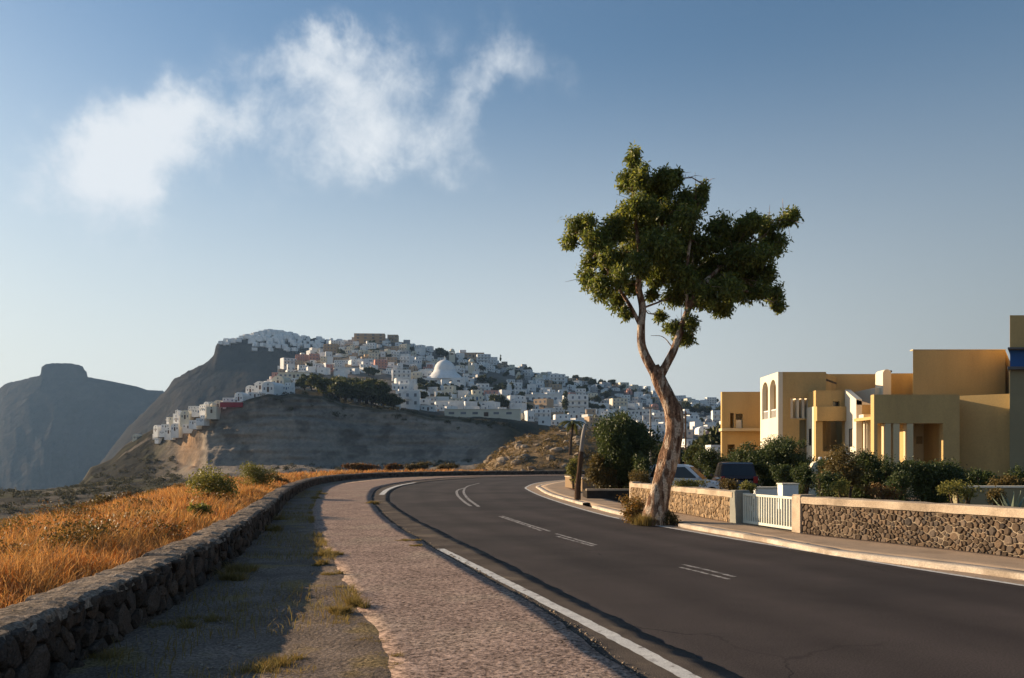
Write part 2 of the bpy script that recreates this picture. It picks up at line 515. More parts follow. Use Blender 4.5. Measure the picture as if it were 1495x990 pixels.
MT = dict(
    asphalt=mat('asphalt', spec=0.14, c1=(0.046, 0.037, 0.035), c2=(0.059, 0.0475, 0.044), scale=0.7, rough=0.85, bump=0.6, bscale=120, fine=0.5, fscale=60, patch=((0.030, 0.025, 0.024), 0.22, 0.42, 0.62, 0.8)),
    old_asphalt=mat('old_asphalt', (0.13, 0.108, 0.092), (0.085, 0.072, 0.063), 1.6, 0.95, 0.9, 90, 0.5, 110, patch=((0.23, 0.185, 0.14), 1.1, 0.5, 0.68, 0.7)),
    aggregate=mat('aggregate', (0.335, 0.24, 0.192), (0.25, 0.178, 0.144), 1.2, 0.95, 1.0, 24, 0.95, 24, patch=((0.33, 0.26, 0.20), 0.5, 0.48, 0.66, 0.6), bdist=0.012),
    pale_pavement=mat('pale_pavement', (0.42, 0.31, 0.22), (0.34, 0.26, 0.19), 1.5, 0.95, 0.4, 60, 0.25, 60, patch=((0.28, 0.21, 0.15), 0.7, 0.5, 0.65, 0.7)),
    dirt=mat('dirt', (0.225, 0.175, 0.14), (0.145, 0.112, 0.088), 1.4, 1.0, 1.0, 24, 0.6, 34, patch=((0.24, 0.175, 0.08), 1.3, 0.52, 0.66, 0.8), bdist=0.03),
    earth=mat('earth', (0.24, 0.18, 0.12), (0.15, 0.115, 0.075), 0.5, 1.0, 0.8, 8, 0.3, 20),
    white_line=mat('white_line', (0.62, 0.61, 0.58), (0.48, 0.47, 0.45), 6, 0.8, 0.5, 120, 0.25, 70, patch=((0.16, 0.14, 0.13), 9, 0.56, 0.68, 0.8)),
    worn_line=mat('worn_line', (0.40, 0.38, 0.36), (0.24, 0.225, 0.215), 5, 0.8, 0.4, 120, 0.4, 40, patch=((0.065, 0.057, 0.055), 7, 0.46, 0.62, 0.9)),
    kerb=mat('kerb', (0.62, 0.52, 0.41), (0.46, 0.375, 0.29), 2.6, 0.85, 0.6, 40, 0.25, 40, patch=((0.28, 0.215, 0.155), 1.1, 0.50, 0.66, 0.8)),
    field=mat('field', (0.20, 0.11, 0.045), (0.12, 0.075, 0.035), 0.8, 1.0, 0.8, 12, 0.3, 20),
    mortar=mat('mortar', (0.36, 0.285, 0.20), (0.26, 0.20, 0.14), 3, 0.95, 0.6, 60, 0.2, 60),
    dark_mortar=mat('dark_mortar', (0.06, 0.05, 0.043), (0.035, 0.03, 0.026), 3, 1.0, 0.8, 40, 0.3, 60),
    coping=mat('coping', (0.56, 0.45, 0.33), (0.44, 0.34, 0.245), 2.0, 0.9, 0.6, 45, 0.22, 50, patch=((0.30, 0.235, 0.17), 1.3, 0.52, 0.66, 0.8)),
    rough_coping=mat('rough_coping', (0.30, 0.235, 0.18), (0.19, 0.15, 0.115), 3.4, 1.0, 1.0, 26, 0.65, 30, rnd=0.12, patch=((0.09, 0.072, 0.058), 3.6, 0.53, 0.68, 0.8), bdist=0.03),
    stone=mat('stone', (0.105, 0.086, 0.070), (0.062, 0.052, 0.046), 9, 0.9, 0.7, 45, 0.25, 60, rnd=0.45, c3=(0.21, 0.145, 0.095)),
    far_stone=mat('far_stone', (0.20, 0.14, 0.09), (0.15, 0.11, 0.075), 9, 0.9, 0.7, 45, 0.2, 60, rnd=0.30, c3=(0.42, 0.29, 0.17), island=True),
    lava=mat('lava', (0.085, 0.070, 0.060), (0.045, 0.038, 0.034), 7, 1.0, 1.0, 30, 0.4, 50, rnd=0.35, c3=(0.13, 0.092, 0.068), bdist=0.03),
    boulder=mat('boulder', (0.34, 0.27, 0.20), (0.24, 0.19, 0.14), 2, 1.0, 0.8, 8, 0.2, 20, rnd=0.25),
    terrain=mat('terrain', (1.12, 1.1, 1.06), (0.78, 0.8, 0.82), 0.06, 1.0, 0.7, 0.5, 0.22, 0.6, tint=True, bdist=0.8),
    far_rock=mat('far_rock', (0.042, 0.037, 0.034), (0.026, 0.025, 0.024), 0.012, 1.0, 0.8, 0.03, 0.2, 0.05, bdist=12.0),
    sea=mat('sea', (0.02, 0.05, 0.08), (0.015, 0.04, 0.07), 0.01, 0.25, 0.3, 0.2, spec=0.5),
    ochre=mat('ochre', (0.58, 0.40, 0.175), (0.53, 0.365, 0.16), 0.8, 0.92, 0.3, 30, 0.07, 12, stretch=(1.4, 1.4, 0.3), patch=((0.44, 0.30, 0.135), 0.6, 0.46, 0.68, 0.6)),
    ochre_pale=mat('ochre_pale', (0.64, 0.53, 0.33), (0.60, 0.49, 0.30), 0.5, 0.92, 0.25, 30, 0.05, 20),
    cream=mat('cream', (0.76, 0.69, 0.55), (0.72, 0.645, 0.50), 0.6, 0.9, 0.2, 30, 0.05, 20),
    olive_wall=mat('olive_wall', (0.30, 0.26, 0.16), (0.27, 0.235, 0.145), 0.6, 0.9, 0.2, 30, 0.05, 20),
    blue_paint=mat('blue_paint', (0.035, 0.12, 0.33), (0.03, 0.10, 0.28), 1, 0.6, 0.1, 30),
    slab=mat('slab', (0.15, 0.145, 0.145), (0.12, 0.115, 0.115), 1, 0.9, 0.2, 30),
    glass=mat('glass', (0.02, 0.022, 0.025), (0.03, 0.032, 0.035), 1, 0.12, spec=0.6),
    gate=mat('gate', (0.72, 0.71, 0.60), (0.66, 0.65, 0.54), 4, 0.5, 0.1, 40, 0.05, 40),
    post=mat('post', (0.30, 0.29, 0.24), (0.24, 0.235, 0.20), 3, 0.85, 0.3, 40, 0.1, 40),
    white=mat('white', (0.82, 0.81, 0.785), (0.76, 0.75, 0.72), 0.5, 0.9, 0.2, 12, 0.06, 8, patch=((0.55, 0.53, 0.49), 0.35, 0.55, 0.72, 0.6)),
    pink=mat('pink', (0.62, 0.34, 0.27), (0.56, 0.30, 0.24), 0.5, 0.9, 0.2, 12, 0.06, 8),
    tan=mat('tan', (0.50, 0.37, 0.25), (0.44, 0.32, 0.215), 0.5, 0.9, 0.2, 12, 0.08, 8),
    greyhouse=mat('greyhouse', (0.50, 0.49, 0.48), (0.43, 0.42, 0.41), 0.5, 0.9, 0.2, 12, 0.08, 8),
    redwall=mat('redwall', (0.36, 0.055, 0.07), (0.30, 0.05, 0.06), 0.5, 0.9),
    pane=mat('pane', (0.20, 0.21, 0.235), (0.14, 0.15, 0.17), 1, 0.2, spec=0.5, rnd=0.4),
    blueshutter=mat('blueshutter', (0.05, 0.12, 0.25), (0.04, 0.10, 0.22), 1, 0.6),
    wooddoor=mat('wooddoor', (0.13, 0.08, 0.05), (0.10, 0.06, 0.04), 1, 0.7),
    bark=mat('bark', (0.36, 0.215, 0.135), (0.095, 0.052, 0.036), 4.2, 0.95, 1.0, 11, 0.5, 26, stretch=(2.6, 2.6, 0.8), patch=((0.56, 0.43, 0.32), 2.6, 0.50, 0.56, 0.95), bdist=0.06),
    dark_bark=mat('dark_bark', (0.10, 0.07, 0.05), (0.06, 0.045, 0.035), 5, 1.0, 0.8, 30, 0.2, 40),
    pole_wood=mat('pole_wood', (0.115, 0.07, 0.045), (0.07, 0.045, 0.03), 5, 1.0, 0.8, 30, 0.2, 40, stretch=(3, 3, 0.3)),
    grey_wood=mat('grey_wood', (0.34, 0.31, 0.28), (0.25, 0.225, 0.20), 5, 1.0, 0.6, 30, 0.2, 40, stretch=(3, 3, 0.3)),
    euca=mat('euca', (0.075, 0.108, 0.030), (0.118, 0.150, 0.038), 1.6, 0.5, transl=0.38, island=True, c3=(0.22, 0.215, 0.045), rnd=0.45, spec=0.35),
    bush=mat('bush', (0.040, 0.062, 0.020), (0.060, 0.080, 0.026), 1.2, 0.5, transl=0.22, island=True, c3=(0.085, 0.10, 0.030), rnd=0.35, spec=0.3),
    bush_brown=mat('bush_brown', (0.10, 0.080, 0.028), (0.075, 0.065, 0.026), 1.2, 0.6, transl=0.22, island=True, c3=(0.17, 0.115, 0.036), rnd=0.3),
    bush_yellow=mat('bush_yellow', (0.13, 0.14, 0.036), (0.10, 0.11, 0.032), 1.2, 0.6, transl=0.28, island=True, c3=(0.22, 0.19, 0.05), rnd=0.3),
    bush_red=mat('bush_red', (0.20, 0.075, 0.026), (0.16, 0.06, 0.025), 1.2, 0.6, transl=0.25, island=True, c3=(0.13, 0.10, 0.03), rnd=0.3),
    bush_orange=mat('bush_orange', (0.30, 0.135, 0.035), (0.22, 0.12, 0.036), 1.2, 0.6, transl=0.28, island=True, c3=(0.17, 0.14, 0.045), rnd=0.35),
    town_leaf=mat('town_leaf', (0.035, 0.048, 0.022), (0.055, 0.068, 0.026), 0.3, 0.6, transl=0.15, island=True, c3=(0.08, 0.085, 0.028), rnd=0.35),
    pine_leaf=mat('pine_leaf', (0.050, 0.065, 0.018), (0.075, 0.085, 0.022), 0.3, 0.6, transl=0.2, island=True, c3=(0.11, 0.105, 0.028), rnd=0.35),
    scrub=mat('scrub', (0.13, 0.095, 0.040), (0.09, 0.075, 0.035), 0.3, 0.8, transl=0.2, island=True, c3=(0.21, 0.14, 0.055), rnd=0.35),
    dark_scrub=mat('dark_scrub', (0.060, 0.055, 0.030), (0.045, 0.045, 0.025), 0.3, 0.8, transl=0.15, island=True, c3=(0.10, 0.085, 0.04), rnd=0.35),
    grass=mat('grass', (0.47, 0.17, 0.048), (0.42, 0.225, 0.078), 0.8, 0.8, transl=0.28, island=True, c3=(0.50, 0.32, 0.14), rnd=0.6, patch=((0.33, 0.095, 0.028), 0.7, 0.44, 0.56, 0.9)),
    straw=mat('straw', (0.30, 0.20, 0.075), (0.22, 0.155, 0.06), 2, 0.8, transl=0.3, island=True, c3=(0.17, 0.14, 0.05), rnd=0.35),
    agave=mat('agave', (0.20, 0.24, 0.17), (0.26, 0.29, 0.20), 3, 0.5),
    silver=mat('silver', (0.60, 0.62, 0.66), None, 1, 0.3, metal=0.25, spec=0.5),
    dark_car=mat('dark_car', (0.035, 0.022, 0.022), None, 1, 0.25, spec=0.6),
    white_car=mat('white_car', (0.70, 0.69, 0.66), None, 1, 0.3, spec=0.5),
    tyre=mat('tyre', (0.02, 0.02, 0.02), None, 1, 0.9),
    rim=mat('rim', (0.40, 0.40, 0.41), None, 1, 0.35, metal=0.8),
    red_lamp=mat('red_lamp', (0.35, 0.02, 0.02), None, 1, 0.2, spec=0.5),
    clear_lamp=mat('clear_lamp', (0.65, 0.65, 0.62), None, 1, 0.1, spec=0.6),
    black=mat('black', (0.015, 0.015, 0.016), None, 1, 0.6),
    chrome=mat('chrome', (0.5, 0.5, 0.5), None, 1, 0.25, metal=0.9),
    plaque=mat('plaque', (0.36, 0.27, 0.13), (0.30, 0.22, 0.11), 5, 0.6),
    lamp_metal=mat('lamp_metal', (0.22, 0.22, 0.22), None, 1, 0.6, metal=0.4),
)

def road_material():
    m = MT['asphalt']
    t = m.node_tree
    p = t.nodes['Principled BSDF']
    src = p.inputs['Base Color'].links[0].from_socket
    def nd(ty, **k):
        n = t.nodes.new(ty)
        for a, b in k.items():
            setattr(n, a, b)
        return n
    L = t.links.new
    co = nd('ShaderNodeTexCoord')
    at_ = nd('ShaderNodeAttribute', attribute_name='across')
    ramp = nd('ShaderNodeValToRGB')
    els = [(0.0, 1.35), (0.04, 1.0), (0.14, 1.16), (0.22, 0.88), (0.34, 1.14), (0.46, 0.88), (0.50, 0.80), (0.56, 0.96), (0.66, 1.18), (0.74, 0.88), (0.86, 1.16), (0.95, 0.98), (1.0, 1.7)]
    while len(ramp.color_ramp.elements) < len(els):
        ramp.color_ramp.elements.new(0.5)
    for e, (x, g) in zip(ramp.color_ramp.elements, els):
        e.position = x
        e.color = (g * 0.5, g * 0.5, g * 0.5, 1)
    L(at_.outputs['Fac'], ramp.inputs[0])
    h = nd('ShaderNodeVectorMath', operation='SCALE')
    h.inputs['Scale'].default_value = 2.0
    L(ramp.outputs[0], h.inputs[0])
    m1 = nd('ShaderNodeMix', data_type='RGBA', blend_type='MULTIPLY')
    m1.inputs[0].default_value = 1.0
    L(src, m1.inputs[6]); L(h.outputs[0], m1.inputs[7])
    # cracks
    nz = nd('ShaderNodeTexNoise'); nz.inputs['Scale'].default_value = 1.3; nz.inputs['Detail'].default_value = 6
    L(co.outputs['Object'], nz.inputs['Vector'])
    ad = nd('ShaderNodeVectorMath', operation='MULTIPLY_ADD')
    L(nz.outputs['Color'], ad.inputs[0]); ad.inputs[1].default_value = (0.9, 0.9, 0.0); L(co.outputs['Object'], ad.inputs[2])
    vo = nd('ShaderNodeTexVoronoi', feature='DISTANCE_TO_EDGE'); vo.inputs['Scale'].default_value = 0.33
    L(ad.outputs[0], vo.inputs['Vector'])
    c1 = nd('ShaderNodeMapRange'); c1.inputs['From Min'].default_value = 0.0; c1.inputs['From Max'].default_value = 0.006; c1.inputs['To Min'].default_value = 1.0; c1.inputs['To Max'].default_value = 0.0
    L(vo.outputs['Distance'], c1.inputs['Value'])
    n2 = nd('ShaderNodeTexNoise'); n2.inputs['Scale'].default_value = 0.18; L(co.outputs['Object'], n2.inputs['Vector'])
    c2 = nd('ShaderNodeMapRange'); c2.inputs['From Min'].default_value = 0.48; c2.inputs['From Max'].default_value = 0.58; L(n2.outputs['Fac'], c2.inputs['Value'])
    mm = nd('ShaderNodeMath', operation='MULTIPLY'); L(c1.outputs[0], mm.inputs[0]); L(c2.outputs[0], mm.inputs[1])
    m2 = nd('ShaderNodeMix', data_type='RGBA'); L(mm.outputs[0], m2.inputs[0]); L(m1.outputs[2], m2.inputs[6]); m2.inputs[7].default_value = (0.012, 0.011, 0.011, 1)
    L(m2.outputs[2], p.inputs['Base Color'])
road_material()

# ================================================================== SETTING
# ------------------------------------------------------------------ sea, far rock, far ridge
SEA_Z = -165.0
m = MB()
m.add([(-5800, -3800, SEA_Z), (5800, -3800, SEA_Z), (5800, 5800, SEA_Z), (-5800, 5800, SEA_Z)], [(0, 1, 2, 3)])
struct(m.build('sea', MT['sea']), 'open sea far below the cliffs')

def polar_mesh(name, us, rows, matl, tintf=None, smooth=True, disp=None):
    """rows: list of (distance array over us, height array over us)"""
    D = np.array([r[0] for r in rows])
    Z = np.array([r[1] for r in rows])
    X = (us[None, :] - CX) / F * D
    if disp is not None:
        X, D, Z = disp(X, D, Z)
    V = np.stack([X, D, Z], axis=2)
    n, c = Z.shape
    i, j = np.meshgrid(np.arange(n - 1), np.arange(c - 1), indexing='ij')
    a = (i * c + j).ravel()
    o = obj_np(name, V.reshape(-1, 3), np.stack([a, a + 1, a + c + 1, a + c], axis=1), matl, smooth=smooth)
    return o, V

def I(us, table):
    t = np.array(table, dtype=float)
    return np.interp(us, t[:, 0], t[:, 1])
def zz(v, d):
    return CH - (v - HZ) / F * d

# flat-topped rock and its ridge
us = np.concatenate([np.arange(-900, 0, 12.0), np.arange(0, 460, 1.6)])
sk = I(us, [(-900, 660), (-500, 628), (-200, 598), (0, 566), (10, 559), (30, 555), (59, 547.5), (60.5, 536), (67, 531), (81, 530), (105, 531), (121, 535), (123, 540),
            (126.5, 543), (128, 550.5), (161, 557), (200, 565), (215, 570), (238, 571), (300, 590), (380, 640), (460, 700)])
base = I(us, [(-900, 660), (-200, 600), (0, 566), (60, 548), (128, 551), (161, 557), (238, 571), (460, 700)])
base = np.convolve(np.pad(base, 14, mode='edge'), np.ones(29) / 29, 'valid')
base = np.maximum(base, sk)
SKD = 2100.0
rows = []
for d in np.linspace(1500, SKD - 12, 26):
    k = (d - 1500) / (SKD - 12 - 1500)
    z = SEA_Z - 8 + (zz(base, SKD) - SEA_Z + 8) * k ** 1.15
    z = z + 26 * (fbm(us * 0.05 + d * 0.001, us * 0 + d * 0.012, 3) - 0.5) * math.sin(math.pi * k)
    rows.append((np.full_like(us, d), z))
for d in (SKD, SKD + 30, SKD + 70):
    rows.append((np.full_like(us, d), zz(sk, SKD) + (fbm(us * 0.3, us * 0 + d, 5) - 0.5) * 4))
for d, q in ((SKD + 90, 0.9), (SKD + 250, 0.55), (SKD + 600, -0.02)):
    rows.append((np.full_like(us, d), SEA_Z - 6 + (zz(base, SKD) - SEA_Z) * q))
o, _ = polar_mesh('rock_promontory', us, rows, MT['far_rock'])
struct(o, 'flat-topped rock promontory fading into blue haze beyond the town')

# the ridge behind the town with the upper village on it
us = np.arange(60, 1000, 2.5)
fr_sky = I(us, [(60, 790), (100, 735), (120, 708), (150, 672), (182, 629), (202, 609), (240, 571), (256, 552), (270, 544), (297, 532), (312, 520), (315.5, 501), (337, 498), (365, 491),
                (392, 484), (418, 487), (442, 492), (482, 497), (560, 507), (700, 535), (1000, 610)])
FRD = 1300.0
fr_low = I(us, [(60, 790), (100, 735), (120, 708), (150, 674), (182, 634), (202, 614), (240, 578), (270, 556), (297, 546), (320, 538), (360, 528), (420, 522), (482, 518), (560, 520), (700, 545), (1000, 620)])
fr_low = np.convolve(np.pad(fr_low, 8, mode='edge'), np.ones(17) / 17, 'valid')
rows = []
for d in np.linspace(880, FRD - 15, 26):
    k = (d - 880) / (FRD - 895)
    lip = I(us, [(60, 0), (275, 0), (322, 1), (330, 1), (420, 1), (1000, 1)])
    top = zz(fr_low, FRD)
    z = SEA_Z - 10 + (top - SEA_Z + 10) * (k ** 0.95)
    z = z + 30 * (fbm(us * 0.03 + d * 0.004, us * 0 + d * 0.02, 8) - 0.5) * math.sin(math.pi * k) ** 0.7
    rows.append((np.full_like(us, d), z))
for d, a in ((FRD, 0), (FRD + 60, 1), (FRD + 200, -10), (FRD + 330, -60)):
    rows.append((np.full_like(us, d), zz(fr_sky, FRD) + a + (fbm(us * 0.2, us * 0 + d, 5) - 0.5) * 5))
rows.append((np.full_like(us, FRD + 420), np.full_like(us, SEA_Z - 10)))
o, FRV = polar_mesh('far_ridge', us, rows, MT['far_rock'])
struct(o, 'bare rocky ridge behind the town, hazy blue')

# ------------------------------------------------------------------ middle terrain: valley, cliff, town hill, scrub mound
us = np.concatenate([np.arange(-900, 60, 12.0), np.arange(60, 1100, 2.5), np.arange(1100, 2400, 20.0)])
ridge = [(-900, 735), (-200, 722), (60, 717), (110, 712), (120, 705), (127, 694), (133, 684), (162, 672), (182, 652), (202, 641), (222, 630), (250, 618), (262, 613), (280, 606), (300, 601),
         (340, 590), (390, 577), (430, 574), (470, 578), (500, 590), (580, 600), (640, 611), (700, 616), (740, 624), (770, 636), (845, 645), (1000, 655), (1200, 655), (2400, 655)]
hill_base = [(-900, 800), (300, 760), (370, 640), (395, 572), (430, 568), (470, 572), (500, 584), (580, 598), (640, 607), (700, 610), (740, 614), (800, 622), (900, 634), (1000, 640), (1300, 645), (2400, 650)]
hill_sky = [(-900, 900), (300, 800), (360, 660), (385, 570), (395, 556), (412, 538), (430, 524), (470, 509), (515, 499), (560, 497), (600, 502), (640, 513), (690, 520), (740, 532), (790, 546),
            (830, 552), (880, 560), (930, 568), (960, 573), (1000, 581), (1050, 590), (1100, 596), (1300, 620), (1600, 640), (2400, 650)]
CLD = 320.0                                        # distance of the cliff top
H0, H1 = 372.0, 800.0
dsh = I(us, [(-900, 40), (190, 40), (225, 36), (262, 20), (285, 2), (302, -6), (400, -10), (470, -8), (500, -2), (540, 2), (650, 0), (740, -2), (800, 0), (2400, 0)])
rv, hb, hs = I(us, ridge), I(us, hill_base), I(us, hill_sky)
iscl = I(us, [(-900, 0), (215, 0), (292, 1), (690, 1), (745, 0), (2400, 0)])      # 1 where the ridge is a quarried cliff
R_ = []
def row(d, z):
    R_.append((np.broadcast_to(d, us.shape).astype(float), np.broadcast_to(z, us.shape).astype(float)))
row(30.0, I(us, [(-900, -14), (500, -14), (640, -3), (2400, -3)]))
row(88.0, I(us, [(-900, -13), (450, -11), (600, -6), (690, -2.5), (2400, -2.5)]))
row(108.0, I(us, [(-900, -12), (450, -9), (640, -4), (700, -1.0), (2400, -0.6)]))
row(120.0, I(us, [(-900, -10.5), (60, -10), (300, -8), (640, -4), (695, -1.4), (720, 0.3), (760, 2.4), (845, 3.4), (950, 2.2), (1050, 0.5), (2400, 0)]))
mound_v = [(690, 690), (700, 686), (720, 667), (745, 648), (770, 638), (800, 632), (845, 628), (900, 634), (1000, 652), (1100, 662), (2400, 668)]
zm = np.where(us < 690, I(us, [(-900, -9.5), (60, -9), (300, -7), (640, -3), (690, -1)]), zz(I(us, mound_v), 142.0))
row(142.0, zm)
row(152.0, zm - I(us, [(-900, -1), (650, 0), (700, 0.3), (845, 1), (1100, 0), (2400, 0)]))
row(185.0, np.where(us < 690, I(us, [(-900, -8), (60, -7.5), (300, -6), (690, -5)]), zz(I(us, [(690, 705), (740, 690), (845, 668), (1000, 662), (2400, 666)]), 185.0)))
row(232.0, np.where(us < 690, zz(I(us, [(-900, 735), (60, 719), (100, 716), (130, 712), (300, 706), (690, 700)]), 232.0), zz(I(us, [(690, 700), (740, 690), (845, 664), (1000, 660), (2400, 664)]), 232.0)))
foot_v = I(us, [(-900, 736), (60, 720), (120, 712), (180, 700), (262, 694), (300, 692), (480, 690), (600, 684), (700, 676), (745, 674), (845, 660), (1000, 658), (2400, 662)])
row(CLD - 46 + dsh, zz(foot_v, CLD - 46 + dsh))
row(CLD - 20 + dsh, zz(foot_v - (foot_v - rv) * (0.45 - 0.35 * iscl), CLD - 20 + dsh))
zc0, zc1 = R_[-1][1], zz(rv, CLD + dsh)
for k, dd in ((0.25, 0.30), (0.33, 0.42), (0.62, 0.64), (0.68, 0.78), (0.9, 0.92)):
    row(CLD - 20 + 20 * dd + dsh, zc0 + (zc1 - zc0) * (iscl * k + (1 - iscl) * dd))
row(CLD + dsh, zc1)
row(np.maximum(CLD + 14, CLD + 14 + dsh), zz(rv - 1.0, CLD + 14 + dsh))
row(H0, zz(hb, H0))
for k in np.linspace(0.08, 1, 14):
    d = H0 + (H1 - H0) * k
    row(d, zz(hb + (hs - hb) * k, d))
row(H1 + 40, zz(hs + 4, H1 + 40))
row(H1 + 160, np.where(us < 400, SEA_Z - 5, zz(hs, H1) - 45))
row(H1 + 420, np.full_like(us, SEA_Z - 8))
CT_D = np.array([r[0] for r in R_])
CT_Z = np.array([r[1] for r in R_])
# resample every column along distance on a common parameter, finer on the cliff
npar = np.arange(len(R_))
fine_t = []
for i in range(len(R_) - 1):
    span = float(np.median(np.abs(CT_D[i + 1] - CT_D[i])))
    zspan = float(np.max(np.abs(CT_Z[i + 1] - CT_Z[i])))
    k = 3 if i < 2 else (8 if i in (2, 3, 4) else (14 if 7 <= i <= 15 and zspan > 1 else 5))
    fine_t += list(np.linspace(i, i + 1, k, endpoint=False))
fine_t.append(len(R_) - 1.0)
fine_t = np.array(fine_t)
lo_i = np.minimum(fine_t.astype(int), len(R_) - 2)
fr_t = (fine_t - lo_i)[:, None]
TD = CT_D[lo_i] * (1 - fr_t) + CT_D[lo_i + 1] * fr_t
TZ = CT_Z[lo_i] * (1 - fr_t) + CT_Z[lo_i + 1] * fr_t
TU = np.broadcast_to(us[None, :], TD.shape)
TX = (TU - CX) / F * TD
tt = np.broadcast_to(fine_t[:, None], TD.shape)
amp = np.clip((TD - 100) / 40, 0, 1)
TZ = TZ + amp * 1.1 * (fbm(TX * 0.09, TD * 0.09, 21) - 0.5) * 2 + amp * 0.5 * (fbm(TX * 0.5, TD * 0.5, 22, 3) - 0.5)
oncl = np.clip(1 - np.abs(tt - 11.5) / 4.0, 0, 1) ** 0.5
clw = np.broadcast_to(iscl[None, :], TD.shape) * oncl
TD2 = TD + clw * (3.0 * (fbm(TX * 0.045, TZ * 0.05, 31) - 0.5) + 3.0 * (fbm(TX * 0.22, TZ * 0.05, 32) - 0.5) + 2.8 * (fbm(TX * 0.05, TZ * 0.8, 33, 4) - 0.5) + 1.2 * (fbm(TX * 0.5, TZ * 0.25, 34, 3) - 0.5))
V = np.stack([TX, TD2, TZ], axis=2)
n_, c_ = TZ.shape
ii, jj = np.meshgrid(np.arange(n_ - 1), np.arange(c_ - 1), indexing='ij')
a_ = (ii * c_ + jj).ravel()
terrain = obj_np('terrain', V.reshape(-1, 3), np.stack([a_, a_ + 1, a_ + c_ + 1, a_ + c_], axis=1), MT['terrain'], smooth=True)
struct(terrain, 'scrubby slopes, quarried cliff and town hill')
# ground colour zone by zone, with some sun and shade painted in
def blend(base, colr, w):
    return base * (1 - w[..., None]) + np.array(colr)[None, None, :] * w[..., None]
T = np.zeros(TD.shape + (3,)) + np.array((0.050, 0.044, 0.029))
nz1 = fbm(TX * 0.05, TD * 0.05, 41)
T = blend(T, (0.105, 0.082, 0.05), np.clip((nz1 - 0.45) * 5, 0, 1))
dk = np.clip((300 - TU) / 40, 0, 1) * np.clip((CLD + 70 - TD) / 20, 0, 1)  # left slopes: valley shade put into the ground colour, together with dark scrub
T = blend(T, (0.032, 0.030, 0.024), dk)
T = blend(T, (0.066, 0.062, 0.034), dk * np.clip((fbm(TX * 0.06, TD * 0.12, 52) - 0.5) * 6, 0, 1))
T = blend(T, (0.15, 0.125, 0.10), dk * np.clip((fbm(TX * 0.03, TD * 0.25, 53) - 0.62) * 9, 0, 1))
mound_w = np.clip((TU - 690) / 20, 0, 1) * np.clip((175 - TD) / 15, 0, 1)
T = blend(T, (0.27, 0.185, 0.105), mound_w * np.clip(0.4 + 1.2 * (fbm(TX * 0.25, TD * 0.25, 43) - 0.3), 0, 1))
cl_w = np.broadcast_to(iscl[None, :], TD.shape) * np.clip((tt - 7.2) / 0.8, 0, 1) * np.clip((15.3 - tt) / 0.5, 0, 1)
strata = 0.5 + 0.5 * np.sin(TZ * 2.3 + 3 * fbm(TX * 0.03, TZ * 0.3, 45))
T = blend(T, (0.30, 0.25, 0.20), cl_w)
T = blend(T, (0.20, 0.165, 0.138), cl_w * strata * 0.45)
T = blend(T, (0.09, 0.075, 0.062), 0.6 * cl_w * np.clip((fbm(TX * 0.14, TZ * 0.2, 47) - 0.55) * 8, 0, 1))
T = blend(T, (0.09, 0.08, 0.055), cl_w * np.clip((tt - 14.2) / 0.6, 0, 1) * np.clip((fbm(TX * 0.05, TD * 0, 48) - 0.3) * 4, 0, 1))
T = blend(T, (0.34, 0.21, 0.12), np.clip(1 - np.abs(TU - 276) / 24, 0, 1) * np.clip(0.3 + 1.6 * (fbm(TX * 0.3, TZ * 0.08, 51) - 0.3), 0, 1) * np.clip((tt - 8) / 1, 0, 1) * np.clip((15.2 - tt) / 0.5, 0, 1))  # warm sunlight on the left end of the cliff, painted in as orange
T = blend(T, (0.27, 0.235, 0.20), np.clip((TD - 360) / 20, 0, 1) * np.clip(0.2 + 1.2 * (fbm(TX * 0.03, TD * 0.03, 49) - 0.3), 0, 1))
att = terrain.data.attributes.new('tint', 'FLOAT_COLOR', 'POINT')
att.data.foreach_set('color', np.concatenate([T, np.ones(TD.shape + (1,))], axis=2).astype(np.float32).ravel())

def terrain_z(u, d):
    """height of the middle terrain under a column and distance"""
    j = int(np.clip(np.searchsorted(us, u), 1, len(us) - 1))
    col = j if abs(us[j] - u) < abs(us[j - 1] - u) else j - 1
    return float(np.interp(d, TD[:, col], TZ[:, col]))

# ------------------------------------------------------------------ near ground: lines of the road in plan
ZP = 0.065                                         # pavement height above the road
kerb_px = [(930, 990), (800, 897), (700, 838), (625, 795), (575, 765), (549, 741), (542, 723), (555, 711), (588, 704), (622, 700)]
LK = curve([(9.0, -14), (5.2, -6), (2.4, 0.9)] + [gp(u, v, ZP) for u, v in kerb_px] + [(-5.0, 88), (3, 96), (14, 100.5), (34, 103)], 900)
edge_px = [(1080, 990), (930, 920), (800, 855), (700, 805), (640, 775), (592, 750), (568, 730), (574, 716), (598, 708), (640, 702)]
LE = curve([(10.0, -14), (6.1, -6), (3.2, 0.9)] + [gp(u, v) for u, v in edge_px] + [(-2.6, 84.5), (4, 92.5), (15, 97), (34, 99.5)], 1400)
line_px = [(1495, 856), (1250, 817), (1000, 775), (880, 752), (800, 728), (772, 716), (769, 711)]
RL = curve([(18, -14), (12.6, -5), (9.5, 3.2)] + [gp(u, v) for u, v in line_px] + [(2.3, 65), (5.6, 76), (11, 84.5), (20, 90), (34, 92)], 900)
kr_px = [(1495, 850), (1350, 831), (1200, 811), (1100, 791), (1000, 773), (915, 756), (870, 745), (800, 724), (783, 714.5), (782, 710.5)]
RK = curve([(19, -14), (13.3, -5), (10.1, 3.2)] + [gp(u, v) for u, v in kr_px] + [(3.4, 64), (6.6, 74.5), (12, 82.5), (21, 88), (34, 90)], 900)
pl_px = [(560, 965), (522, 885), (492, 832), (470, 792), (456, 765), (455, 741), (468, 718), (484, 708)]
